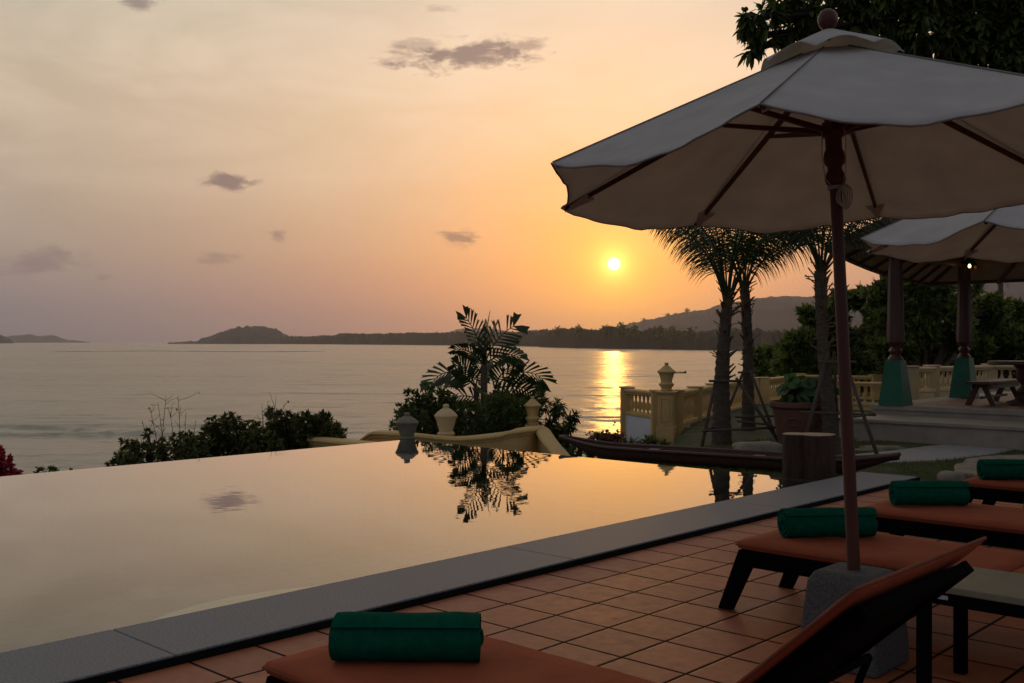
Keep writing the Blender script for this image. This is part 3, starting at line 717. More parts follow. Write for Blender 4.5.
# ---------------------------------------------------------------- long wooden boat by the far edge of the pool
r = empty('wooden_boat', (0,0,0), 0, 'long dark wooden dugout boat lying along the pool edge with both ends upturned', 'boat')
A0 = UV(-8.76, 10.30); B0 = UV(-4.62, 11.12)
ax = (B0-A0).normalized(); Lb = (B0-A0).length; sd = Vector((-ax.y, ax.x, 0))
def hull(t):
    k = abs(2*t-1); w = .25*(1-k**3.2)+.02; top = .065+.095*max(0,(k-.60)/.40)**1.7; bot = -.115+.26*max(0,(k-.62)/.38)**1.5
    return w, top, min(bot, top-.05)
mb = MB(); ns = 44; prof_n = 13
for i in range(ns+1):
    t = i/ns; w, tp, bt = hull(t); c = A0 + ax*Lb*t
    for j in range(prof_n):     # outside
        a = math.pi*j/(prof_n-1); y = -math.cos(a)*w; z = tp - (tp-bt)*math.sin(a)**.6
        mb.v.append(tuple(c + sd*y + Vector((0,0,z))))
    for j in range(prof_n):     # inside
        a = math.pi*j/(prof_n-1); y = math.cos(a)*w*.84; z = tp - (tp-bt)*.80*math.sin(a)**.7
        mb.v.append(tuple(c + sd*y + Vector((0,0,z))))
m = prof_n*2
for i in range(ns):
    for j in range(m): mb.f.append((i*m+j, i*m+(j+1)%m, (i+1)*m+(j+1)%m, (i+1)*m+j))
mb.f.append(tuple(range(m-1,-1,-1))); mb.f.append(tuple(range(ns*m, ns*m+m)))
autosmooth(mb.build('hull', M['boatwood'], r), 45)
for sg in (-1, 1):
    rl = [A0+ax*Lb*t + sd*sg*(hull(t)[0]+.012) + Vector((0,0,hull(t)[1]+.008)) for t in [i/40 for i in range(41)]]
    MB().tube(rl, .022, 8).build('gunwale', M['boatwood'], r, smooth=True)
for t in (.3,.62):
    c = A0+ax*Lb*t; w, tp, bt = hull(t); MB().hexa(*[[tuple(c+ax*a+sd*b+Vector((0,0,z))) for a,b in ((-.07,-w*.84),(.07,-w*.84),(.07,w*.84),(-.07,w*.84))] for z in (tp-.04,tp-.01)]).build('thwart', M['boatwood'], r)

# ---------------------------------------------------------------- twin log seat
r = empty('log_seat', (0,0,0), 0, 'stubby twin-trunk log seat with pale sawn top standing by the pool corner', 'log seat')
def blob(cx, cy, rad, seed, n=30):
    return [(cx+rad*(1+.07*math.sin(3*a+seed)+.04*math.sin(7*a+seed*2))*math.cos(a), cy+rad*(1+.07*math.sin(3*a+seed)+.04*math.sin(7*a+seed*2))*math.sin(a)) for a in [6.2832*i/n for i in range(n)]]
for cx, cy, rad, sd_, top in ((3.195,10.86,.185,1,.422),(2.985,10.90,.135,3,.424)):
    p = blob(cx,cy,rad,sd_); mb = MB(); nn = len(p); H_ = 10
    for k in range(H_+1):
        z = -.12+(top+.12)*k/H_
        for i,(x,y) in enumerate(p):
            q = 1+.04*mnoise.noise(Vector((i*.5,k*.25,sd_)))+(.06*(1-k/3) if k<3 else 0); mb.v.append((cx+(x-cx)*q, cy+(y-cy)*q, z))
    for k in range(H_):
        for i in range(nn): mb.f.append((k*nn+i,k*nn+(i+1)%nn,(k+1)*nn+(i+1)%nn,(k+1)*nn+i))
    mb.f.append(tuple(range(nn-1,-1,-1)))
    lg = mb.build('log', M['bark_log'], r, smooth=True)
    MB().prism([(cx+(x-cx)*.985, cy+(y-cy)*.985) for x,y in p], top-.015, top+.008).build('sawn_top', M['cutwood'], lg, bevel=.004)

# ---------------------------------------------------------------- balustrades and urns
BAL = [(.030,0),(.030,.02),(.022,.03),(.020,.05),(.034,.11),(.040,.16),(.032,.22),(.018,.27),(.016,.30),(.024,.33),(.020,.36),(.030,.38),(.030,.40)]
_bal = {}
def balmesh(h, m):
    k = (round(h,2), m.name)
    if k not in _bal:
        o = MB().lathe([(r*1.25, z/.40*h) for r,z in BAL], 10).build('baluster', m); autosmooth(o, 50); me = o.data; bpy.data.objects.remove(o); _bal[k] = me
    return _bal[k]
def balustrade(name, label, pts, h, m, foot=None, posts=True, sp=.17, rw=.11, cat='balustrade', group=None, solid=None):
    # pts: list of (x, y, z of the rail top); h: height from plinth to rail top
    r = empty(name, (pts[0][0], pts[0][1], 0), 0, label, cat, group); o0 = Vector((pts[0][0], pts[0][1], 0))
    P = [Vector(p)-o0 for p in pts]
    for a, b in zip(P, P[1:]):
        d = Vector((b.x-a.x, b.y-a.y, 0)); L = d.length; d.normalize(); n = Vector((-d.y, d.x, 0))
        def slab(zt0, zt1, hw, t0=0, t1=1, nm='rail', bev=.012):
            pa, pb = a.lerp(b, t0), a.lerp(b, t1)
            bot = [pa-n*hw+Vector((0,0,zt0)), pb-n*hw+Vector((0,0,zt0)), pb+n*hw+Vector((0,0,zt0)), pa+n*hw+Vector((0,0,zt0))]
            top = [v+Vector((0,0,zt1-zt0)) for v in bot]
            return MB().hexa(bot, top).build(nm, m, r, bevel=bev)
        slab(-.055, 0, rw, nm='rail', bev=.016); slab(-.095, -.057, rw*.72, nm='rail_moulding', bev=.008)
        slab(-h, -h+.07, rw*.85, nm='bottom_rail')
        if foot is not None:
            pa, pb = a, b; hw = rw*.7
            bot = [Vector((q.x, q.y, foot)) for q in (pa-n*hw, pb-n*hw, pb+n*hw, pa+n*hw)]
            top = [pa-n*hw+Vector((0,0,-h-.002)), pb-n*hw+Vector((0,0,-h-.002)), pb+n*hw+Vector((0,0,-h-.002)), pa+n*hw+Vector((0,0,-h-.002))]
            MB().hexa(bot, top).build('wall', solid or m, r)
        hb = h-.095-.07; k = int((L-.3)/sp)
        me = balmesh(hb, m)
        for i in range(min(k, 60)):
            t = (.15+sp*.5+i*(L-.3)/max(k,1))/L; p = a.lerp(b, t)
            o = bpy.data.objects.new('baluster', me); COL.objects.link(o); o.parent = r; o.location = p + Vector((0,0,-h+.07))
    if posts:
        for p in P:
            MB().box(p.x-.12,p.x+.12,p.y-.12,p.y+.12, min(p.z-h-.02, foot if foot is not None else 9), p.z+.006).box(p.x-.145,p.x+.145,p.y-.145,p.y+.145,p.z+.0062,p.z+.035).build('post', m, r, bevel=.01)
    return r
def urn_mb(w, h, tall=False):
    R = w/2
    if tall: pr = [(.62,0),(.66,.04),(.55,.07),(.62,.13),(.80,.20),(.82,.25),(.62,.30),(.60,.36),(.72,.50),(.84,.62),(1.0,.66),(1.0,.69),(.80,.74),(.52,.82),(.34,.88),(.20,.90),(.20,.97),(.24,.98),(.20,1.0),(.01,1.0)]
    else: pr = [(.60,0),(.72,.05),(.78,.10),(.58,.15),(.60,.22),(.74,.36),(.84,.52),(.97,.60),(1.0,.64),(.92,.69),(.66,.78),(.38,.85),(.26,.87),(.24,.90),(.28,.935),(.24,.98),(.10,1.0),(.01,1.0)]
    return MB().lathe([(R*a, h*z) for a,z in pr], 22)
def urn(p, w, h, m, label, tall=False, ped=None):
    r = empty('stone_urn', p, 0, label, 'urn', 'lidded urns on the terrace')
    autosmooth(urn_mb(w, h, tall).build('body', m, r), 38)
    if ped: MB().box(-ped[0],ped[0],-ped[0],ped[0],-ped[1],-.002).build('pedestal', m, r, bevel=.01)
    return r
# newel pillar in front of the right-hand terrace, panelled
nw = at(666.5, 391, 18.3)
r = empty('newel_pillar', (nw.x, nw.y, 0), R_(-18), 'panelled ochre pillar carrying an urn behind the upturned tip of the boat', 'pillar')
zt = nw.z
MB().box(-.155,.155,-.155,.155,-1.6,zt-.62).build('pillar_base', M['ochre'], r, bevel=.012)
mb = MB().box(-.132,.132,-.132,.132,zt-.619,zt-.06); mb.build('shaft', M['ochre'], r, bevel=.008)
for sx, sy in ((0,-1),(1,0),(-1,0),(0,1)):
    mb = MB()
    for a0, a1, z0, z1 in ((-.085,.085,zt-.14,zt-.125),(-.085,.085,zt-.535,zt-.52),(-.085,-.070,zt-.519,zt-.141),(.070,.085,zt-.519,zt-.141)):
        if sx == 0: mb.box(a0,a1, sy*.139-.0065, sy*.139+.0065, z0, z1)
        else: mb.box(sx*.139-.0065, sx*.139+.0065, a0, a1, z0, z1)
    mb.build('panel_moulding', M['ochre'], r, bevel=.003)
MB().box(-.16,.16,-.16,.16,zt-.059,zt-.03).box(-.185,.185,-.185,.185,zt-.0295,zt).build('cap', M['ochre'], r, bevel=.01)
urn((nw.x,nw.y,zt+.002), .33, .50, M['ochre'], 'tall ochre urn on the panelled pillar left of the palm trunks', True)
pl, p0 = at(627,388.5,20.2), at(658,390,18.9)
balustrade('terrace_balustrade', 'short ochre balustrade above a white wall at the seaward corner of the terrace', [(pl.x,pl.y,pl.z),(p0.x,p0.y,pl.z)], .50, M['ochre'], foot=-2.2, group='ochre balustrades round the terrace', solid=M['whitewall'])
q = [at(676,391.5,18.6), at(695,387,20.0), at(713,384,21.4), at(752,377.5,25.0), at(800,373.5,28.0), at(826,374,28)]
zz = q[0].z
balustrade('terrace_balustrade', 'ochre balustrade running back from the urn pillar behind the palm trunks', [(p.x,p.y,zz) for p in q[:4]], .62, M['ochre'], foot=-.6, group='ochre balustrades round the terrace')
balustrade('terrace_balustrade', 'distant ochre balustrade behind the terracotta pot', [(q[3].x+.3,q[3].y+.1,zz),(q[4].x,q[4].y,zz),(q[5].x+1,q[5].y-1,zz)], .62, M['ochre'], foot=-.6, group='ochre balustrades round the terrace')
a_, b_ = at(846,381.5,22.8), at(910,382.5,22.0)
balustrade('terrace_balustrade', 'low ochre balustrade between the umbrella pole and the first green plinth', [(a_.x,a_.y,a_.z),(b_.x,b_.y,a_.z)], .52, M['ochre'], foot=-.6, group='ochre balustrades round the terrace')
# balustrade behind the pavilion
c1, c2, c3, c4 = at(911,367.5,20.9), at(932,366.5,21.6), at(990,365.5,22.9), at(1075,367,22.3)
zr = c1.z
balustrade('pavilion_balustrade', 'cream balustrade behind the pavilion floor and bench', [(p.x,p.y,zr) for p in (c1,c2,c3,c4)], .52, M['cream'], foot=.0, group='cream balustrades of the pavilion', rw=.13)
c5 = c4 + Vector((4,-3,0))

# stair walls beyond the far pool edge with sloping rails
def stairwall(label, pts, th, seed=0):
    P = [at(*p) for p in pts]; r = empty('stair_wall', (P[0].x,P[0].y,0), 0, label, 'wall', 'sloping stair walls beyond the pool'); o0 = Vector((P[0].x,P[0].y,0)); P = [p-o0 for p in P]
    mbw = MB(); mbr = MB(); mbm = MB()
    def sweep(mb, prof):
        n = len(prof); k0 = len(mb.v)
        for i, p in enumerate(P):
            d = (P[min(i+1,len(P)-1)]-P[max(i-1,0)]); d.z = 0; d.normalize(); nn = Vector((-d.y,d.x,0))
            for a, z in prof: v = p + nn*a + Vector((0,0,z)); mb.v.append(tuple(v))
        for i in range(len(P)-1):
            for j in range(n): mb.f.append((k0+i*n+j, k0+i*n+(j+1)%n, k0+(i+1)*n+(j+1)%n, k0+(i+1)*n+j))
        mb.f.append(tuple(range(k0+n-1,k0-1,-1))); mb.f.append(tuple(range(k0+(len(P)-1)*n, k0+len(P)*n)))
    w = th/2
    sweep(mbr, [(-w,-.07),(w,-.07),(w+.01,-.045),(w-.01,-.015),(w*.5,0),(-w*.5,0),(-w+.01,-.015),(-w-.01,-.045)])
    sweep(mbm, [(-w*.8,-.115),(w*.8,-.115),(w*.8,-.071),(-w*.8,-.071)])
    sweep(mbw, [(-w*.62,-1.5),(w*.62,-1.5),(w*.62,-.1155),(-w*.62,-.1155)])
    autosmooth(mbr.build('rail', M['ochre'], r), 40); mbm.build('rail_moulding', M['ochre'], r, bevel=.006); mbw.build('wall', M['ochre'], r)
    return r
def smoothpts(pts, n=6):
    out = []
    for i in range(len(pts)-1):
        p0, p1, p2, p3 = pts[max(i-1,0)], pts[i], pts[i+1], pts[min(i+2,len(pts)-1)]
        for k in range(n):
            t = k/n; out.append(tuple(.5*((2*b)+(-a+c)*t+(2*a-5*b+4*c-d)*t*t+(-a+3*b-3*c+d)*t**3) for a,b,c,d in zip(p0,p1,p2,p3)))
    out.append(pts[-1]); return out
stairwall('farthest left sloping rail rising beside the shrubs beyond the pool', smoothpts([(268,458,17.6),(281,450,17.3),(297,437.5,17.0),(304,436,16.9),(315,436.5,16.6),(345,439.5,16.0),(372,442,15.5),(400,446,15.2)]), .30)
stairwall('sloping ochre rail passing behind the two nearer urns', smoothpts([(352,450,18.0),(363,441,17.7),(376,431.5,17.3),(384,430.5,17.1),(396,431,16.8),(420,433.5,16.9),(446,436,17.0),(468,436,17.0),(500,432.5,17.2),(519,428.5,17.2),(538,425.5,17.7)]), .28)
stairwall('steep ochre rail dropping to the right of the farthest urn', smoothpts([(537,425.5,17.75),(542,428,17.5),(549,438,17.0),(558,449,16.6),(566,458,16.2)]), .26)
u1 = at(407,440.5,14.75); urn((u1.x,u1.y,u1.z), .34, .40, M['urn_grey'], 'grey weathered urn at the corner of the infinity edge, mirrored in the pool', ped=(.15,1.4))
u2 = at(446,436.5,17.2); urn((u2.x,u2.y,u2.z), .39, .54, M['cream'], 'cream urn just right of the grey one beyond the pool', ped=(.14,.5))
u3 = at(532.5,425,18.0); urn((u3.x,u3.y,u3.z), .31, .50, M['ochre'], 'ochre urn at the top of the rail, right of the dark bush', True, ped=(.13,1.2))

# ---------------------------------------------------------------- pavilion
PR = empty('pavilion', UV(-7.3, 16.5), ROT, 'open wooden pavilion on a stone platform with green column plinths', 'pavilion')
o_ = (-7.3, 16.5); gz = -.12; z1, z2 = .222, .364
MB().box(-.25, 12, -1.32, -.02, gz, z1-.05).build('lower_step', M['step'], PR, bevel=.006)
MB().box(-.27, 12, -1.36, -.018, z1-.049, z1).build('step_tread', M['step'], PR, bevel=.006)
MB().box(0, 12, -.015, 6.2, gz, z2-.075).build('platform', M['step'], PR, bevel=.006)
MB().box(-.03, 12, -.045, .38, z2-.074, z2).box(-.03,.38,.3805,6.2,z2-.074,z2).build('platform_border', M['step'], PR, bevel=.006)
MB().box(.381, 12, .381, 6.2, z2-.07, z2-.003).build('floor', M['pavfloor'], PR)
cols = [(.33,.12),(.33,3.2),(4.2,.12),(4.2,3.2),(8.1,.12),(8.1,3.2)]
def oct_(prof, c, rot=math.pi/8, n=8): 
    m = MB(); m.lathe(prof, n, c)
    return m
for cx, cy in cols:
    z0 = z2; ht = .73; b, t = .205, .125
    mbp = MB().hexa([(cx-b,cy-b,z0),(cx+b,cy-b,z0),(cx+b,cy+b,z0),(cx-b,cy+b,z0)], [(cx-t,cy-t,z0+ht),(cx+t,cy-t,z0+ht),(cx+t,cy+t,z0+ht),(cx-t,cy+t,z0+ht)])
    mbp.build('plinth', M['plinth'], PR, bevel=.006)
    z = z0+ht
    pr = [(.115,z+.001),(.118,z+.03),(.095,z+.06),(.075,z+.09),(.085,z+.12),(.105,z+.15),(.085,z+.19),(.065,z+.21),(.07,z+.235),(.105,z+.26),(.138,z+.30),(.142,z+.40),(.132,z+.8),(.118,z+1.4),(.108,z+1.62),(.108,z+1.75)]
    col = oct_(pr[:10], (cx,cy,0), n=18).build('column', M['colwood'], PR); autosmooth(col, 50)
    oct_(pr[9:], (cx,cy,0), n=10).build('shaft', M['colwood'], col)
    MB().box(cx-.14,cx+.14,cy-.14,cy+.14,z+1.75,z+1.80).build('capital', M['colwood'], col, bevel=.01)
bz = z2+.73+1.80
for cy in (.12,3.2): MB().box(.1,8.6,cy-.06,cy+.06,bz,bz+.14).build('beam', M['colwood'], PR)
for cx in (.33,4.2,8.1): MB().box(cx-.055,cx+.055,-.2,4.1,bz-.13,bz-.002).build('beam', M['colwood'], PR)
ev = {'nl':(-.62,-.30,2.93),'fl':(-.62,4.0,2.53),'fr':(9.6,4.0,2.53),'nr':(9.6,-.30,2.93)}
pk0, pk1 = (3.2,1.7,4.9), (5.9,1.7,4.9)
def roofpanel(pts, name, m, dz):
    n = len(pts); return MB().add([(x,y,z+dz) for x,y,z in pts]+[(x,y,z+dz+.05) for x,y,z in pts], [tuple(range(n-1,-1,-1)), tuple(range(n,2*n))]+[(i,(i+1)%n,n+(i+1)%n,n+i) for i in range(n)]).build(name, m, PR)
mid = lambda a,b,t,dz=0: (a[0]+(b[0]-a[0])*t, a[1]+(b[1]-a[1])*t, a[2]+(b[2]-a[2])*t+dz)
# left eave sags between its upswept near corner and the far corner
E = [mid(ev['nl'],ev['fl'],t,-.09*math.sin(math.pi*t)) for t in [i/8 for i in range(9)]]
for k in range(8):
    roofpanel([E[k],E[k+1],pk0][::-1], 'ceiling_panel', M['ceiling'], 0); roofpanel([E[k],E[k+1],pk0][::-1], 'roof_shingles', M['rooftile'], .06)
for q_ in ([ev['fl'],ev['fr'],pk1,pk0],[ev['nr'],ev['nl'],pk0,pk1],[ev['fr'],ev['nr'],pk1]):
    roofpanel(q_[::-1], 'ceiling_panel', M['ceiling'], 0.001); roofpanel(q_[::-1], 'roof_shingles', M['rooftile'], .061)
fa = MB().tube([(x-.02,y,z+.03) for x,y,z in E], .075, 4); fa.build('fascia', M['colwood'], PR)
MB().tube([(x,y+.02,z+.03) for x,y,z in (ev['fl'],ev['fr'])], .075, 4).build('fascia', M['colwood'], PR)
MB().tube([(x,y-.02,z+.03) for x,y,z in (ev['nl'],ev['nr'])], .075, 4).build('fascia', M['colwood'], PR)
for k in (1,2,3,4,5,6,7): MB().tube([mid(E[k],pk0,.0,-.03), mid(E[k],pk0,.97,-.03)], .035, 4).build('rafter', M['colwood'], PR)
for k in range(9):
    t = k/8.; a = mid(ev['fl'],ev['fr'],t); b2 = mid(pk0,pk1,t); MB().tube([mid(a,b2,.0,-.03), mid(a,b2,.97,-.03)], .035, 4).build('rafter', M['colwood'], PR)
    a = mid(ev['nl'],ev['nr'],t); MB().tube([mid(a,b2,.0,-.03), mid(a,b2,.97,-.03)], .035, 4).build('rafter', M['colwood'], PR)
# lamp on a bracket at the second column
lp = at(969.5, 265.5, 18.7)
r = empty('bracket_lamp', lp, 0, 'small glowing lamp on a bracket at the top of the right-hand pavilion column', 'lamp')
lm, nt, b = newmat('lamp_bulb'); b.inputs['Emission Color'].default_value = (1,.62,.25,1); b.inputs['Emission Strength'].default_value = 3.5
autosmooth(MB().lathe([(.004,-.045),(.016,-.04),(.026,-.025),(.028,-.01),(.020,.012),(.016,.028)], 14).build('bulb', lm, r), 60)
MB().lathe([(.02,.026),(.035,.03),(.03,.05),(.012,.06)], 14).tube([(0,0,.055),(-.03,.02,.075),(-.12,.10,.065)], .009, 6).build('bracket', M['frame'], r, smooth=True)
r2 = empty('bracket_lamp', lp + Vector((.15,.05,-.02)), 0, 'small unlit amber lamp just right of the glowing one under the pavilion roof', 'lamp')
am = mat('amber_glass', (.45,.18,.04), None, 5, .3)
autosmooth(MB().lathe([(.004,-.055),(.03,-.05),(.05,-.02),(.045,.01),(.02,.03)], 14).build('shade', am, r2), 60)
MB().tube([(0,0,.03),(-.04,.04,.06),(-.25,.12,.075)], .009, 6).build('bracket', M['frame'], r2, smooth=True)

# bench and table on the platform
r = empty('trestle_bench', (at(970,404,16.9).x, 16.9, z2-.003), -TH+R_(2), 'dark wooden trestle bench on the pavilion floor', 'bench')
MB().box(-.02,.36,-.18,1.75,.345,.39).build('seat', M['boatwood'], r, bevel=.008)
MB().box(.02,.05,-.0,1.6,.27,.344).box(.29,.32,-.0,1.6,.27,.344).build('apron', M['boatwood'], r)
for y in (.03,1.5):
    for x0, x1 in ((-.06,.10),(.34,.18)):
        lo, hi = x0, x1
        MB().hexa([(lo-.035,y,0),(lo+.055,y,0),(lo+.055,y+.07,0),(lo-.035,y+.07,0)], [(hi-.035,y,.344),(hi+.045,y,.344),(hi+.045,y+.07,.344),(hi-.035,y+.07,.344)]).build('leg', M['boatwood'], r)
MB().box(.12,.16,.101,1.499,.10,.14).build('stretcher', M['boatwood'], r)
tb = at(1026, 406, 16.9)
r = empty('pedestal_table', (tb.x, tb.y, z2-.003), 0, 'heavy dark wooden table on a turned pedestal at the right edge of the pavilion', 'table')
autosmooth(MB().lathe([(.30,0),(.30,.05),(.17,.09),(.12,.16),(.15,.22),(.10,.28),(.085,.34),(.14,.42),(.145,.60),(.20,.66)], 20).build('pedestal', M['boatwood'], r), 40)
MB().lathe([(.56,.661),(.58,.675),(.58,.71),(.56,.72)], 36).build('table_top', M['boatwood'], r)

# ---------------------------------------------------------------- garden floor pieces
def flat_poly(name, pxs, z, th, m, label=None, cat=None, kind=None, bevel=.01, group=None, rough=0):
    pts = []
    for x, y in pxs:
        Y = (H-z)*F/(y-341.5); pts.append(((x-512)/F*Y, Y))
    if sum(pts[i][0]*pts[(i+1)%len(pts)][1]-pts[(i+1)%len(pts)][0]*pts[i][1] for i in range(len(pts))) < 0: pts = pts[::-1]
    c = (sum(p[0] for p in pts)/len(pts), sum(p[1] for p in pts)/len(pts))
    if rough:
        q = []
        for i in range(len(pts)):
            a, b_ = Vector(pts[i]), Vector(pts[(i+1)%len(pts)]); d = (b_-a); nn = Vector((d.y,-d.x)).normalized()
            for k in range(5): t = k/5; q.append(tuple(a+d*t+nn*rough*mnoise.noise(Vector((a.x*3+t*4, a.y*3, 1)))))
        pts = q
    o = MB().prism([(x-c[0],y-c[1]) for x,y in pts], -th, 0).build(name, m, None, loc=(c[0],c[1],z), bevel=bevel)
    tag(o, label, cat, group, kind); return o
PATH_PX = [(748,462),(752,459.3),(790,456.5),(850,454.5),(895,450),(930,445.5),(968,442.3),(1040,442.3),(1060,444),(1024,447.5),(985,455),(950,459),(895,462),(840,464),(780,467),(752,467.5)]
flat_poly('garden_path', PATH_PX, -.085, .03, M['pathstone'], kind='structure')
def rock(name, label, cx, cy, z, w, d, h, seed, rz=0, cat='stone', group=None):
    mb = MB(); nu, nv_ = 28, 12
    for j in range(nv_+1):
        ph = -math.pi/2 + math.pi*j/nv_
        for i in range(nu):
            a = 6.2832*i/nu; sup = lambda c_: math.copysign(abs(c_)**.6, c_)
            x, y, zz = sup(math.cos(a))*math.cos(ph)**.5 if math.cos(ph) > 0 else 0, sup(math.sin(a))*max(0,math.cos(ph))**.5, math.copysign(abs(math.sin(ph))**.7, ph)
            k = 1+.16*mnoise.noise(Vector((x*1.5+seed, y*1.5, zz)))+.05*mnoise.noise(Vector((x*6+seed, y*6, zz*4)))
            mb.v.append((x*w/2*k, y*d/2*k, zz*h/2*k))
    for j in range(nv_):
        for i in range(nu): mb.f.append((j*nu+i, j*nu+(i+1)%nu, (j+1)*nu+(i+1)%nu, (j+1)*nu+i))
    o = mb.build(name, M['stone'], None, loc=(cx,cy,z), rz=rz); autosmooth(o, 60); return tag(o, label, cat, group)
def gp(px, py, z=-.08): Y = (H-z)*F/(py-341.5); return (px-512)/F*Y, Y
x, y = gp(760,455.5); rock('border_stone', 'long low round-edged stone between the near palm and the path', x, y+.1, -.02, .68, .26, .22, 3, R_(-2))
SG = 'flat stepping stones in the grass'
for px, py, w, d, h, sd_, lb in ((882,447,.62,.40,.06,5,'pale flat stepping stone beside the leaning stake right of the umbrella pole'),(897,439.5,.66,.30,.05,6,'pale flat stepping stone nearest the pavilion step'),(866,440,.3,.2,.05,8,'small stepping stone just left of the two larger ones'),(868,449.5,.5,.26,.05,12,'small flat stone touching the garden path beside the umbrella pole')):
    x, y = gp(px, py); rock('stepping_stone', lb, x, y, -.095, w, d, h, sd_, 0, 'stone', SG)
flat_poly('flat_rock', [(951,470),(958,462),(975,457),(990,455.5),(1030,454),(1050,456),(1050,472),(1010,474),(975,474.5)], .0, .13, M['stone'], 'big flat rock slab behind the farthest lounger', 'rock', bevel=.04, rough=.10)
x, y = gp(961,484); rock('border_stone', 'small pale stone beside the foot of the farthest lounger', x, y+.25, -.05, .26, .22, .14, 9)

# ---------------------------------------------------------------- vegetation helpers
def leaf(mb, c, d, up, L, w, droop=.25):
    d = d.normalized(); s_ = d.cross(up); s_ = s_.normalized() if s_.length > 1e-4 else Vector((1,0,0)); n = s_.cross(d)
    m1 = c + d*L*.35 + n*.04*L; m2 = c + d*L*.75 - n*droop*L*.4; e = c + d*L - n*droop*L
    k = len(mb.v)
    mb.v += [tuple(c), tuple(m1+s_*w*.5-n*w*.12), tuple(m2+s_*w*.36-n*w*.1), tuple(e), tuple(m2-s_*w*.36-n*w*.1), tuple(m1-s_*w*.5-n*w*.12), tuple(m1), tuple(m2)]
    mb.f += [(k,k+1,k+6),(k+1,k+2,k+7,k+6),(k+2,k+3,k+7),(k,k+6,k+5),(k+6,k+7,k+4,k+5),(k+7,k+3,k+4)]
def sleaf(mb, c, d, up, L, w):
    d = d.normalized(); s_ = d.cross(up); s_ = s_.normalized() if s_.length > 1e-4 else Vector((1,0,0)); n = s_.cross(d)
    k = len(mb.v); mb.v += [tuple(c), tuple(c+d*L*.45+s_*w*.5), tuple(c+d*L-n*L*.15), tuple(c+d*L*.45-s_*w*.5)]
    mb.f.append((k,k+1,k+2,k+3))
def rv(): return Vector((rnd.gauss(0,1), rnd.gauss(0,1), rnd.gauss(0,1))).normalized()
def tree(name, label, cat, base, group, trunk_r, clumps, leafn, leafL, leafW, m, fork=None, simple=True, bare=0, droopy=False, trunkm=None, limbs=True, lk=.5):
    # clumps: (x, y, z, radius) in world space; limbs run from the fork to each of them
    r = empty(name, base, 0, label, cat, group); b0 = Vector(base)
    fk = (Vector(fork)-b0) if fork else Vector((0,0,.6))
    C = [(Vector(c[:3])-b0, c[3]) for c in clumps]
    tm = MB(); mid_ = fk*.5 + Vector((rnd.uniform(-.06,.06)*fk.length, rnd.uniform(-.06,.06)*fk.length, 0))
    tm.tube([Vector((0,0,-.3)), Vector((0,0,0)), mid_, fk], [trunk_r*1.3, trunk_r*1.15, trunk_r*.95, trunk_r*.8], 10)
    tm.build('trunk', trunkm or M['trunk'], r, smooth=True)
    if limbs:
        lm_ = MB()
        for c, rad in C:
            d = c-fk; m1 = fk + d*.35 + Vector((rnd.gauss(0,.08),rnd.gauss(0,.08),.10))*d.length; m2 = fk+d*.7+Vector((rnd.gauss(0,.06),rnd.gauss(0,.06),.06))*d.length
            lm_.tube([fk-Vector((0,0,trunk_r*.3)), m1, m2, c], [trunk_r*lk, trunk_r*lk*.6, trunk_r*lk*.33, trunk_r*.05], 6)
            for _ in range(5 + bare):
                e = c + rv()*rad*(.9+.5*bool(bare)); e.z = max(e.z, c.z - rad*.5); mm = c.lerp(e,.5)+rv()*rad*.12
                lm_.tube([m2.lerp(c, rnd.random()), mm, e], [trunk_r*.10+.003, trunk_r*.05+.002, .0025], 5)
        lm_.build('branches', trunkm or M['trunk'], r, smooth=True)
    lf = MB(); tot = sum(c[1]**2 for c in C)
    for c, rad in C:
        n = int(leafn*rad*rad/tot)
        # twigs in the clump: leaves gather round points, leaving gaps between them
        tw = [c + rv()*rad*1.15*rnd.random()**.45 for _ in range(max(4, n//11))]
        for i in range(n):
            t = rnd.choice(tw); p = t + rv()*rad*.13*rnd.random()
            out = (p-c).normalized()*.7 + rv()*.8 + Vector((0,0,-.5 if droopy else .15))
            if simple: sleaf(lf, p, out, rv(), leafL*rnd.uniform(.5,1.4), leafW*rnd.uniform(.55,1.3))
            else: leaf(lf, p, out, (Vector((0,0,1))+rv()*.5), leafL*rnd.uniform(.5,1.35), leafW*rnd.uniform(.55,1.25))
    lf.build('crown', m, r)
    return r
def clumps_px(lst): 
    out = []
    for px, py, Y, rp in lst:
        p = at(px, py, Y); out.append((p.x, p.y, p.z, rp*Y/F))
    return out
def ell(cx, cy, Y, rx, ry, n, rad, dY=1.0, seed=1):
    q = random.Random(seed); out = []
    while len(out) < n:
        a, b_ = q.uniform(-1,1), q.uniform(-1,1)
        if a*a+b_*b_ > 1: continue
        out.append((cx+a*rx, cy+b_*ry, Y+q.uniform(-dY,dY), rad*q.uniform(.7,1.25)))
    return out

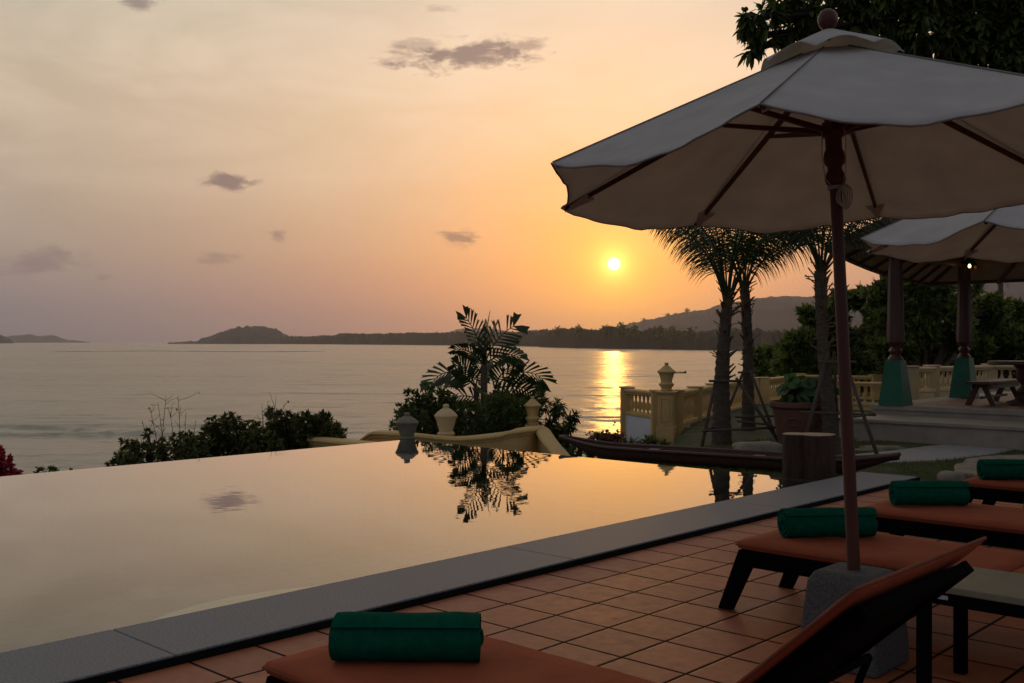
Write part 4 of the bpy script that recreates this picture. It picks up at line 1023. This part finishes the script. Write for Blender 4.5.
# ---------------------------------------------------------------- palms
def frond(parent, az, elev, L, m, seed, nl=26, lw=.020, ll=.60, curve=1.5, hang=.8, name='frond', origin=Vector((0,0,0)), v=.35, mr=.012):
    q = random.Random(seed); mb = MB(); pts = []; p = Vector(origin); ns = 22; e = elev
    hd = Vector((math.cos(az), math.sin(az), 0)); sd_ = Vector((-hd.y, hd.x, 0)); tw = q.uniform(-.3,.3)
    for i in range(ns+1):
        pts.append(p.copy()); d = hd*math.cos(e)+Vector((0,0,math.sin(e)))+sd_*tw*i/ns*.5; p = p + d.normalized()*L/ns; e -= curve/ns*(.5+1.0*i/ns)
    mb.tube(pts, [mr*(1-.85*i/ns)+.003 for i in range(ns+1)], 5)
    for k in range(nl):
        t = .27+.73*k/nl; f = t*ns; i = min(int(f), ns-1); c = pts[i].lerp(pts[i+1], f-i); d = (pts[i+1]-pts[i]).normalized()
        up = sd_.cross(d) if False else d.cross(sd_).normalized()*-1
        ln = ll*(math.sin(math.pi*min(1,.12+t*.86))**.7)*q.uniform(.85,1.1)
        for sg in (-1, 1):
            if q.random() < .06: continue
            dr = sd_*sg*(1-.1*t) + d*(.55+.5*t) + Vector((0,0,v*(1-t)-.1))
            dr.normalize(); segs = 4; w = lw*q.uniform(.7,1.1); pp = c.copy(); dd = dr.copy(); prev = None
            side = dd.cross(Vector((0,0,1))); side = side.normalized() if side.length > .01 else d
            side = (side*.5 + d*.85).normalized()
            k0 = len(mb.v)
            for s_ in range(segs+1):
                ww = w*(.5,1,.85,.55,.05)[s_]*.5
                mb.v += [tuple(pp+side*ww), tuple(pp-side*ww)]
                dd = (dd + Vector((0,0,-1))*hang*.30*q.uniform(.8,1.2)).normalized(); pp = pp + dd*ln/segs
            mb.f += [(k0+2*s_, k0+2*s_+1, k0+2*s_+3, k0+2*s_+2) for s_ in range(segs)]
    return mb.build(name, m, parent)
def palm(label, base, top, r0, r1, nfr, L, seed, elevs=(1.2,-.5), azs=None, skirt=True, hang=.8, group=None, curve=1.5):
    q = random.Random(seed); b0 = Vector(base); r = empty('palm_tree', base, 0, label, 'palm tree', group); t = Vector(top)-b0
    mb = MB(); n = 40; pts = []; rad = []
    for i in range(n+1):
        k = i/n; pts.append(Vector((t.x*k+.04*math.sin(k*3+seed), t.y*k, -.25+(t.z+.25)*k)))
        rad.append((r0*(1-k)+r1*k)*(1.18 if k < .08 else 1)*(1+.06*((i%2)*2-1)))
    tr = mb.tube(pts, rad, 14).build('trunk', M['trunk_palm'], r, smooth=True)
    if skirt:
        for j in range(64):
            k = q.uniform(.32,1.0)**.8; c = Vector((t.x*k, t.y*k, t.z*k)); a = q.uniform(0,6.28); hd = Vector((math.cos(a),math.sin(a),0)); w = r1*1.25
            sb = MB(); sd_ = Vector((-hd.y,hd.x,0)); ln = q.uniform(.15,.42)
            p0 = c + hd*r1*.75; p1 = c + hd*(r1*1.25) + Vector((0,0,ln*.5)); p2 = c + hd*(r1*1.5+q.uniform(0,.16)) + Vector((0,0,ln*q.uniform(.5,1.0)))
            sb.add([p0-sd_*w*.6,p0+sd_*w*.6,p1-sd_*w*.4,p1+sd_*w*.4,p2-sd_*w*.12,p2+sd_*w*.12],[(0,1,3,2),(2,3,5,4)])
            o = sb.build('leaf_sheath', M['frond_dry'], r); s2 = o.modifiers.new('t','SOLIDIFY'); s2.thickness = .012
    for j in range(nfr):
        az = azs[j] if azs and j < len(azs) else j*2.399+seed
        Lk = 1 if math.cos(az) > -.45 else .84
        el_ = elevs[0] + (elevs[1]-elevs[0])*(j/nfr)
        if Lk < 1: el_ = max(el_, 1.36)
        frond(r, az, el_, L*Lk*q.uniform(.85,1.1), M['frond'] if q.random() > .08 else M['frond_dry'], seed*50+j, origin=t+Vector((math.cos(az)*r1*.5,math.sin(az)*r1*.5,-.05)), hang=hang, curve=curve)
    return r
PG = 'young staked palms in the garden'
b1 = (3.04,15.0,-.10); palm('left-hand young coconut palm, its thick trunk nearest the ochre pillar', b1, (3.12,15.0,1.98), .160, .060, 18, 2.35, 3, elevs=(1.54,1.05), curve=1.45, group=PG, hang=1.5)
b2 = (4.02,17.4,-.10); palm('middle young coconut palm crossing close behind the left one', b2, (3.90,17.4,2.25), .125, .055, 16, 2.45, 5, elevs=(1.54,1.05), curve=1.45, group=PG, hang=1.5)
b3 = (4.27,13.9,-.10); palm('right-hand young palm standing behind the umbrella pole', b3, (4.15,13.9,2.35), .12, .052, 17, 2.0, 8, elevs=(1.5,.85), curve=1.7, group=PG, hang=1.5)
def stakes(label, base, top_z, items, bars, rr=.024):
    r = empty('palm_support', base, 0, label, 'palm support', 'wooden props round the palms'); b0 = Vector(base)
    for a, b_ in items: MB().tube([Vector(a)-b0, Vector(b_)-b0], [rr*1.1, rr*.9], 8).build('stake', M['stake'], r, smooth=True)
    for a, b_ in bars: MB().tube([Vector(a)-b0, Vector(b_)-b0], rr*.75, 8).build('crossbar', M['stake'], r, smooth=True)
A1 = lambda px,py,Y: at(px,py,Y)
def gpt(px, Y): p = at(px, 341.5, Y); p.z = -.14; return p
stakes('wooden stakes and crossbars propping the left-hand palm', b1, 1, [(gpt(701,14.6),A1(716,378,14.86)),(gpt(785,14.6),A1(736,378,14.9)),(gpt(728,16.2),A1(727,378,15.25))],
       [(A1(709,381,14.80),A1(742,381,14.82)),(A1(702,431,14.62),A1(777,427.5,14.62)),(A1(706,430,14.6),A1(727,423,15.75))])
stakes('wooden stakes and crossbars propping the middle palm', b2, 1, [(gpt(775,17.0),A1(750,370,17.2)),(gpt(718,17.2),A1(744,370,17.3)),(gpt(752,18.4),A1(749,370,17.6))],
       [(A1(738,372.5,17.2),A1(757,372,17.2)),(A1(735,417,17.2),A1(775,416,17.05)),(A1(737,421,17.3),A1(772,425,17.0))])
stakes('wooden stakes and crossbars propping the palm behind the umbrella pole', b3, 1, [(gpt(879,13.4),A1(842,352,13.75)),(gpt(800,13.6),A1(828,352,13.8)),(gpt(838,15.0),A1(834,352,14.15))],
       [(A1(818,362,13.7),A1(856,362,13.7)),(A1(838,419,13.6),A1(875,413.5,13.5)),(A1(800,412,13.7),A1(876,415,13.6))])

# pot and its plant
pc = at(800, 400, 14.4); px_, py_ = pc.x, pc.y; pz = -.12
r = empty('terracotta_pot', (px_,py_,pz), 0, 'big terracotta planter with thick rim behind the log seat', 'pot'); hp = .70
autosmooth(MB().lathe([(.24,0),(.27,.01),(.30,.15),(.335,.34),(.365,.52),(.372,.585),(.398,.60),(.418,.62),(.42,.66),(.405,.69),(.375,.69),(.355,.66),(.34,.60),(.001,.58)], 40).build('bowl', M['terracotta'], r), 40)
for k in range(3):
    a = R_(-120+60*k); c = Vector((math.cos(a)*.358, math.sin(a)*.358, .42)); t = Vector((-math.sin(a), math.cos(a), 0))
    MB().tube([c+t*.09*math.cos(x)*1.0+Vector((0,0,.05*math.sin(x)))+Vector((math.cos(a),math.sin(a),0))*.004 for x in [6.283*i/14*.85 for i in range(15)]], .010, 6).build('relief_scroll', M['terracotta'], r, smooth=True)
r = empty('pot_plant', (px_,py_,pz+.59), 0, 'bright broad-leaved plant growing in the big terracotta planter', 'plant')
MB().lathe([(.335,-.01),(.30,.012),(.001,.02)], 24).build('soil', M['soil'], r)
sm = MB(); lf = MB()
def roundleaf(mb, c, n_, R):
    n_ = n_.normalized(); a = n_.orthogonal().normalized(); b_ = n_.cross(a); k = len(mb.v); mb.v.append(tuple(c-n_*R*.15))
    for i in range(10): an = 6.283*i/10; rr = R*(1+.12*math.sin(an*5)); mb.v.append(tuple(c+(a*math.cos(an)+b_*math.sin(an))*rr))
    mb.f += [(k,k+1+i,k+1+(i+1)%10) for i in range(10)]
for i in range(46):
    a = rnd.uniform(0,6.28); rr = rnd.uniform(.03,.24); h_ = rnd.uniform(.10,.42); o2 = rr+rnd.uniform(.02,.22)
    e = Vector((math.cos(a)*o2, math.sin(a)*o2, h_)); sm.tube([(math.cos(a)*rr*.6, math.sin(a)*rr*.6, 0), e*.6+Vector((0,0,.05)), e], [.006,.005,.003], 5)
    for _ in range(3): roundleaf(lf, e+rv()*.05, Vector((math.cos(a)*.6+rnd.gauss(0,.4), math.sin(a)*.6+rnd.gauss(0,.4), .6)), rnd.uniform(.045,.095))
sm.build('stems', M['leaf_mid'], r); lf.build('leaves', M['leaf_lime'], r)

# ---------------------------------------------------------------- the palm and bushes beyond the pool
def paddlefrond(parent, origin, az, elev, L, seed, nl=11, cv=.55, roll=None):
    roll = roll if roll is not None else random.Random(seed+5).choice((-1,1))*random.Random(seed+9).uniform(.6,1.2)
    q = random.Random(seed); mb = MB(); pts = []; p = Vector(origin); ns = 14; e = elev; hd = Vector((math.cos(az), math.sin(az), 0)); sd_ = Vector((-hd.y, hd.x, 0))
    for i in range(ns+1): pts.append(p.copy()); p = p+(hd*math.cos(e)+Vector((0,0,math.sin(e))))*L/ns; e -= cv/ns*(1+i/ns)
    mb.tube(pts, [.016*(1-.8*i/ns)+.003 for i in range(ns+1)], 5)
    for k in range(nl):
        t = .22+.78*k/(nl-1); f = min(t*ns, ns-.01); i = int(f); c = pts[i].lerp(pts[i+1], f-i); d = (pts[i+1]-pts[i]).normalized(); up = sd_.cross(d)
        if up.z < 0: up = -up
        sR = (sd_*math.cos(roll)+up*math.sin(roll)).normalized(); nR = (up*math.cos(roll)-sd_*math.sin(roll))
        ln = .50*L/1.3*(.55+.6*math.sin(math.pi*(.15+.7*t)))*q.uniform(.85,1.1)
        for sg in (-1,1):
            if q.random() < .08: continue
            dr = (sR*sg*1.0+d*(.50+.6*t*t)+nR*.15+Vector((0,0,-.12))).normalized(); sw = (d - dr*d.dot(dr)).normalized()
            w0, w1 = 0.007, .030*q.uniform(.7,1.5)*(2.4 if k == nl-1 else 1)
            k0 = len(mb.v); cur = Vector((0,0,-.10*ln))
            for s_, ww in ((0,w0),(.5,w1*.7),(1,w1)):
                cc = c+dr*ln*s_+cur*s_*s_; mb.v += [tuple(cc+sw*ww), tuple(cc-sw*ww)]
            mb.v.append(tuple(c+dr*ln*.90+cur))
            mb.f += [(k0,k0+1,k0+3,k0+2),(k0+2,k0+3,k0+6),(k0+2,k0+6,k0+4),(k0+6,k0+3,k0+5)]
    return mb.build('frond', M['frond'], parent)
Yp = 19.5; bp_ = at(484, 341.5, Yp); bp_.z = -2.6
r = empty('fishtail_palm', bp_, 0, 'dark palm with ragged broad-cut fronds rising from the bush in the middle', 'palm tree')
for k, (dx, dz, rr) in enumerate(((0,3.55,.075),(-.16,3.1,.05),(.20,3.08,.05),(.05,2.78,.05))):
    MB().tube([(dx*.3,.1*k,-.2),(dx*.7,.1*k,dz*.5),(dx,.1*k,dz)], [rr*1.2,rr,rr*.85], 10).build('trunk', M['trunk_palm'], r, smooth=True)
cr = [(0,0,3.55),(-.16,.1,3.12),(.20,.2,3.1),(.05,.3,2.8)]
FR = [(0, 0,1.50,1.25),(0,2.6,1.42,1.15),(0,.25,1.05,1.2),(0,3.4,1.2,1.0),(0,1.2,1.1,1.1),(0,4.6,1.15,1.0),(0,.05,.45,1.15),(0,3.0,.35,1.15),(0,5.6,.6,1.1),(0,4.2,.55,1.0),
      (1,3.14,.75,1.25),(1,2.7,.3,1.2),(1,3.7,1.2,1.1),(1,4.6,.7,1.0),(1,1.8,.7,1.0),(2,0,.75,1.3),(2,.4,.30,1.25),(2,-.5,1.1,1.2),(2,5.0,.6,1.1),(2,1.7,.9,1.1),(3,.2,.9,1.2),(3,3.3,.8,1.2),(3,4.5,.5,1.0),(3,5.4,.4,1.1)]
FR_old = [(0, 2.399*j+.3, 1.52-1.45*(j/14)**.9, 1.12-.012*j) for j in range(14)] + [(1, 2.399*j+1, 1.35-.12*j, 1.0) for j in range(9)] + [(2, 2.399*j+2, 1.35-.12*j, 1.0) for j in range(9)] + [(3, 2.399*j, 1.1-.15*j, 1.0) for j in range(6)] + [(1,3.1,.72,1.25),(2,.05,.75,1.3),(2,.3,.35,1.15),(1,2.9,.3,1.1)]
FR = [(0,3.0,1.42,1.12,.35),(0,.15,1.22,1.10,.5),(0,1.4,1.45,1.0,.4),(0,4.4,1.1,.8,.6),(0,3.3,1.0,.75,.8),(0,.1,.75,.85,.9),(0,1.9,.9,.8,.7),(0,5.1,1.2,.95,.5),(1,3.1,1.0,1.15,1.45),(1,2.5,.8,.8,.9),(1,3.9,1.2,.8,.7),(1,1.2,1.2,.8,.6),(2,.05,.9,1.2,1.15),(2,5.6,1.2,.8,.7),(2,2.0,1.1,.8,.7),(2,.4,.25,.95,.6),(3,.1,.55,1.1,.8),(3,3.2,.6,.9,.8),(3,4.6,.9,.8,.8),(3,1.8,1.0,.8,.8)]
for i, (ci, az, el_, L, cv) in enumerate(FR): paddlefrond(r, cr[ci], az, el_, L*.86, 100+i, cv=cv)
SB = at(470, 341.5, 18.8); SB.z = -2.3
tree('garden_bush', 'dense dark round bush beyond the pool under the ragged palm', 'bush', SB, 'bushes beyond the pool', .10,
     clumps_px(ell(490,432,18.9,48,26,30,15,.9,3)+ell(435,425,18.7,32,24,20,13,.8,4)+[(412,402,18.6,10),(425,395,18.6,9),(405,418,18.6,9),(445,398,18.8,10),(515,405,18.9,12),(528,420,18.9,10)]), 30000, .085, .036, M['leaf_dark'], fork=(SB.x,SB.y,-1.6))
b_ = at(556,341.5,18.2); b_.z = -1.8
tree('garden_bush', 'small upright bush with slanting leafy shoots right of the ochre urn', 'bush', b_, 'bushes beyond the pool', .04,
     clumps_px([(548,436,18.2,7),(552,425,18.2,6),(556,412,18.2,5),(560,404,18.2,3.5),(558,440,18.1,7),(565,432,18.1,6),(570,424,18.1,5),(574,416,18.1,3.5),(549,446,18.1,8),(563,446,18.1,8),(545,406,18.3,4),(541,398,18.3,3)]), 2400, .13, .036, M['leaf_dark'], fork=(b_.x,b_.y,-1.2), simple=False)
LS = 'bushes beyond the pool'
for i, (lb, bx, Y, cl, n, bare) in enumerate((
    ('sparse twiggy shrub at the left end of the row beyond the pool', 150, 16.0, [(118,460,10),(128,452,9),(140,447,9),(150,455,11),(132,462,10),(160,445,8),(168,455,11),(147,432,4),(178,440,7),(126,440,4),(185,452,9),(190,440,5)], 2600, 3),
    ('broad leafy shrub in the middle of the row beyond the pool', 225, 16.4, [(195,448,13),(212,440,13),(228,432,13),(232,420,9),(245,442,14),(222,454,14),(200,460,12),(250,428,9),(258,440,12),(240,455,14),(270,446,12),(212,424,8),(186,436,6)], 7200, 2),
    ('taller shrub with bare top twigs near the left sloping rail', 300, 16.8, [(272,428,9),(282,418,9),(292,428,12),(305,420,10),(318,426,11),(332,430,9),(340,432,6),(310,438,13),(290,444,13),(276,442,12),(272,412,5),(325,418,6)], 7000, 3))):
    b_ = at(bx,341.5,Y); b_.z = -2.2
    tree('garden_shrub', lb, 'shrub', b_, LS, .05, clumps_px([(a,b2+2,Y+rnd.uniform(-.4,.4),c*.95) for a,b2,c in cl]), int(n*1.25), .072, .046, M['leaf_mid'], fork=(b_.x,b_.y,-1.2), simple=False, bare=bare)
# bare twigs poking up over the shrubs belong to them: a thin twiggy shrub of its own
for lb, bx, Y, tops in (('leafless twig cluster standing above the left shrubs', 175, 16.6, [(150,408),(158,402),(170,412),(178,396),(186,412),(166,396),(196,420),(142,420)]),('leafless twigs standing above the right end of the shrubs', 272, 17.0, [(262,412),(268,400),(276,396),(284,404),(272,406),(262,404)])):
    b_ = at(bx,341.5,Y); b_.z = -2.0; mb = MB(); r = empty('twiggy_shrub', b_, 0, lb, 'shrub', 'bare twiggy shrubs'); lfm = MB()
    for tx, ty in tops:
        e = at(tx, ty, Y+rnd.uniform(-.3,.3))-b_; s0 = Vector((rnd.uniform(-.1,.1),0,0)); mid2 = s0.lerp(e,.6)+Vector((rnd.gauss(0,.08),rnd.gauss(0,.08),.05))
        mb.tube([s0,mid2,e],[.012,.008,.003],5)
        for _ in range(7):
            c = mid2.lerp(e, rnd.uniform(.1,.95)); e2 = c+Vector((rnd.gauss(0,.13),rnd.gauss(0,.1),abs(rnd.gauss(.09,.07)))); mb.tube([c, c.lerp(e2,.5)+rv()*.02, e2],[.005,.004,.002],4)
            if rnd.random() < .5: leaf(lfm, e2, rv(), Vector((0,0,1)), .05, .03)
    mb.build('twigs', M['trunk'], r); lfm.build('leaves', M['leaf_mid'], r)
b_ = at(5,341.5,12.6); b_.z = -2.0
r = tree('bougainvillea', 'red bougainvillea cut off by the left edge beyond the pool', 'shrub', b_, None, .03, clumps_px([(2,462,12.6,8),(0,452,12.6,5),(10,470,12.6,8),(4,474,12.6,10),(18,476,12.6,5),(-10,462,12.6,12)]), 1700, .05, .045, M['flower'], fork=(b_.x,b_.y,-1), simple=False)
b_ = at(40,341.5,12.9); b_.z = -2.0
tree('garden_shrub', 'low sprig of leaves just peeping over the pool edge at the far left', 'shrub', b_, LS, .02, clumps_px([(24,475,12.9,5),(37,472,12.9,4),(47,471,12.9,5),(55,472,12.9,3),(66,479,12.9,8),(30,482,12.9,8),(48,480,12.9,8)]), 500, .07, .05, M['leaf_dark'], fork=(b_.x,b_.y,-1.2), simple=False)
b_ = at(610,341.5,17.4); b_.z = -1.8
r = tree('flowering_bush', 'low bush with pinkish flowers between the boat tip and the white wall', 'bush', b_, None, .04, clumps_px([(594,446,17.4,9),(604,441,17.4,9),(614,444,17.4,9),(598,438,17.3,6),(620,440,17.4,6),(608,450,17.4,12),(585,452,17.3,9),(575,454,17.3,9)]), 2600, .08, .035, M['leaf_dark'], fork=(b_.x,b_.y,-1.0), simple=False)
fm = MB()
for _ in range(46):
    c = at(rnd.gauss(606,10), rnd.gauss(438,4), 17.25)-b_
    for _ in range(5): leaf(fm, c, rv(), rv(), .045, .035)
fm.build('blossom', M['flower_pink'], r)
b_ = at(645,341.5,17.6); b_.z = -1.2
tree('flowering_bush', 'low spiky leaves in front of the white wall left of the ochre pillar', 'bush', b_, None, .03, clumps_px([(634,450,17.2,7),(648,447,17.2,7),(660,449,17.2,6),(640,456,17.2,9)]), 700, .15, .03, M['leaf_mid'], fork=(b_.x,b_.y,-.9), simple=False)

# ---------------------------------------------------------------- trees on the right
T_ = 'garden trees behind the pavilion'
def bigtree(label, bx, Y, gz_, fk, cl, n, L, w, m, tr=.22, group=T_, simple=True, bare=0):
    b_ = at(bx,341.5,Y); b_.z = gz_; f = at(*fk); return tree('shade_tree', label, 'tree', b_, group, tr, clumps_px(cl), n, L, w, m, fork=(f.x,f.y,f.z), simple=simple, bare=bare)
bigtree('bushy green tree left of the umbrella pole, in front of the hill', 808, 30, -2.5, (808,395,30), ell(808,364,30,22,26,24,8,1.6,11)+[(835,318,30,8),(842,300,30,7),(862,300,30,8),(826,330,30,9),(815,322,30,8),(808,315,30,5),(880,320,30,10),(838,340,30,11)], 17000, .26, .13, M['leaf'], .16)
bigtree('spreading tree with a pale forked trunk seen between the two pavilion columns', 925, 27, -2.2, (925,384,27),
        ell(905,330,28,28,50,26,11,2,12)+ell(950,318,28,48,42,26,11,2,13)+[(880,290,27,8),(892,278,27,7),(870,300,27,6)], 21000, .22, .11, M['leaf'], .22, bare=2)
bigtree('dark tree behind the right-hand pavilion column', 1000, 30, -2.5, (1000,380,30), ell(1000,340,31,44,36,30,12,2,14), 18000, .24, .12, M['leaf_dark'], .2)
bigtree('dense low tree filling the gap beyond the balustrade left of the first column', 868, 34, -3, (868,390,34), ell(866,362,34,28,26,22,10,1.5,15), 14000, .26, .13, M['leaf_dark'], .16)
bigtree('dark spreading tree at the far right edge behind the pavilion', 1075, 33, -2.5, (1075,385,33), ell(1070,330,33,50,48,26,15,2,16), 13000, .28, .14, M['leaf_dark'], .2)
bigtree('low pale-green tree by the shore right of the palm trunks', 762, 55, -6.5, (762,372,55), ell(768,360,55,14,11,12,6,2,17), 5000, .36, .2, M['leaf'], .15, group='low trees by the shore')
bigtree('low dark tree further back by the shore', 835, 70, -7, (835,372,70), ell(838,352,70,24,14,14,7,2,18), 5000, .45, .24, M['leaf_dark'], .2, group='low trees by the shore')
# distant palm above the trees at the right
palm('small far coconut palm showing above the trees at the right edge', (at(1003,341.5,60).x,60,-4.0), (at(1001,272,60).x,60,at(1001,262,60).z), .2,.13, 14, 2.8, 21, elevs=(1.1,-.4), skirt=False, hang=.6)
# big-leaved tree above the umbrella, its trunk right of the picture
tb_ = Vector((8.2,12.7,-.1)); cl = []
q = random.Random(5)
for px, py, Y, rp in [(748,20,12.2,12),(768,16,12.0,10),(800,12,12.3,15),(763,38,12.2,9),(752,50,12.3,8),(790,34,12.4,12),(782,2,12.2,12),(820,30,12.5,16),(850,18,12.6,20),(880,30,12.8,22),(838,46,12.8,14),(910,22,12.8,24),(900,55,13,20),(940,45,13,26),(975,30,13,28),(1000,60,13,26),(1020,25,13,28),(960,75,13.2,20),(1030,80,13.2,24),(870,-10,12.6,26),(920,-20,12.8,30),(980,-20,13,34),(1040,-10,13,36),(830,-12,12.4,18)]: cl.append((px,py,Y,rp))
bt = tree('overhanging_tree', 'big tree with drooping leaf clusters hanging over the top of the large umbrella', 'tree', tb_, None, .26, clumps_px(cl+[(1090,0,13,50),(1150,60,12.7,50),(1080,80,13.4,40),(1200,0,12,60)]), 26000, .17, .062, M['leaf_dark'], fork=(6.4,13.1,5.15), simple=False, droopy=True, lk=.09, trunkm=M['bark_dark'])
# sea things
def boat_at(px, py, L, label):
    p = at(px, py, (H-SZ)*F/(py-341.5)); r = empty('small_boat', (p.x,p.y,SZ), R_(8), label, 'boat')
    mb = MB(); n = 16
    for i in range(n+1):
        t = i/n; k = abs(2*t-1); w = L*.10*(1-k**2.5)+.02; top = .35+.55*k**4; x = -L/2+L*t
        mb.v += [(x,-w,top),(x,-w*.7,-.1),(x,w*.7,-.1),(x,w,top),(x,w*.8,top-.12),(x,-w*.8,top-.12)]
    for i in range(n):
        for j in range(6): mb.f.append((i*6+j,i*6+(j+1)%6,(i+1)*6+(j+1)%6,(i+1)*6+j))
    mb.f += [(5,4,3,2,1,0), tuple(range(n*6,n*6+6))]
    mb.build('hull', M['boatwood'], r); return r
b__ = boat_at(678.5, 373.5, 4.8, 'small dark boat on the water just right of the pillar urn')
MB().box(-1.2,.6,-.35,.35,.55,.62).box(-1.1,-1.05,-.3,.3,.2,.549).box(.45,.5,-.3,.3,.2,.549).build('canopy', M['boatwood'], b__)
# beach tent among the trees
bt_ = at(779.5,341.5,100); r = empty('beach_tent', (bt_.x,bt_.y,-7.2), 0, 'tiny white peaked tent by the shore between the palms and the green tree', 'tent')
g = at(0,361,100).z+7.2; tz = at(0,354,100).z+7.2
for x in (-.75,.75):
    for y in (-.75,.75): MB().box(x-.03,x+.03,y-.03,y+.03,0,g).build('tent_pole', M['tent'], r)
MB().add([(-.95,-.95,g),(.95,-.95,g),(.95,.95,g),(-.95,.95,g),(0,0,tz)], [(0,1,4),(1,2,4),(2,3,4),(3,0,4),(3,2,1,0)]).build('tent_roof', M['tent'], r)

# grass
gm = MB(); q = random.Random(11)
def in_px(x, y):
    return 512+F*x/y, 341.5+F*(H+.1)/y
cnt = 0
while cnt < 42000:
    s_ = 9.75 + q.random()**1.5*5.3; v = q.uniform(-8.0, -1.2); w = UV(v, s_)
    if s_ > 15.1: continue
    pxx, pyy = in_px(w.x, w.y)
    if not (560 < pxx < 1060): continue
    if 9.7 < s_ < 10.5 and v > -4.2: continue
    ppy = 341.5+F*(H+.085)/w.y; ins = False
    for i_ in range(len(PATH_PX)):
        (x1,y1),(x2,y2) = PATH_PX[i_], PATH_PX[(i_+1)%len(PATH_PX)]
        if (y1 > ppy) != (y2 > ppy) and pxx < (x2-x1)*(ppy-y1)/(y2-y1)+x1: ins = not ins
    if ins: continue
    if mnoise.noise(Vector((w.x*1.3, w.y*1.3, 3))) < -.18 and q.random() < .8: continue
    cnt += 1; z = hgt(v, s_) if cnt % 5 == 0 else -.11
    a = q.uniform(0,6.28); h_ = q.uniform(.02,.06); d = Vector((math.cos(a),math.sin(a),0)); b_ = Vector((w.x,w.y,-.12)); t = b_+Vector((q.gauss(0,.015),q.gauss(0,.015),h_+.02))
    gm.add([b_-d*.004,b_+d*.004,t],[(0,1,2)])
o = gm.build('grass', M['grass']); tag(o, kind='stuff'); o['label'] = 'short dark grass round the path and stepping stones'; o['category'] = 'grass'

bpy.context.view_layer.update()
scene.cycles.use_denoising = True
scene.cycles.max_bounces = 8; scene.cycles.transparent_max_bounces = 12; scene.cycles.volume_bounces = 1
scene.cycles.sample_clamp_indirect = 4
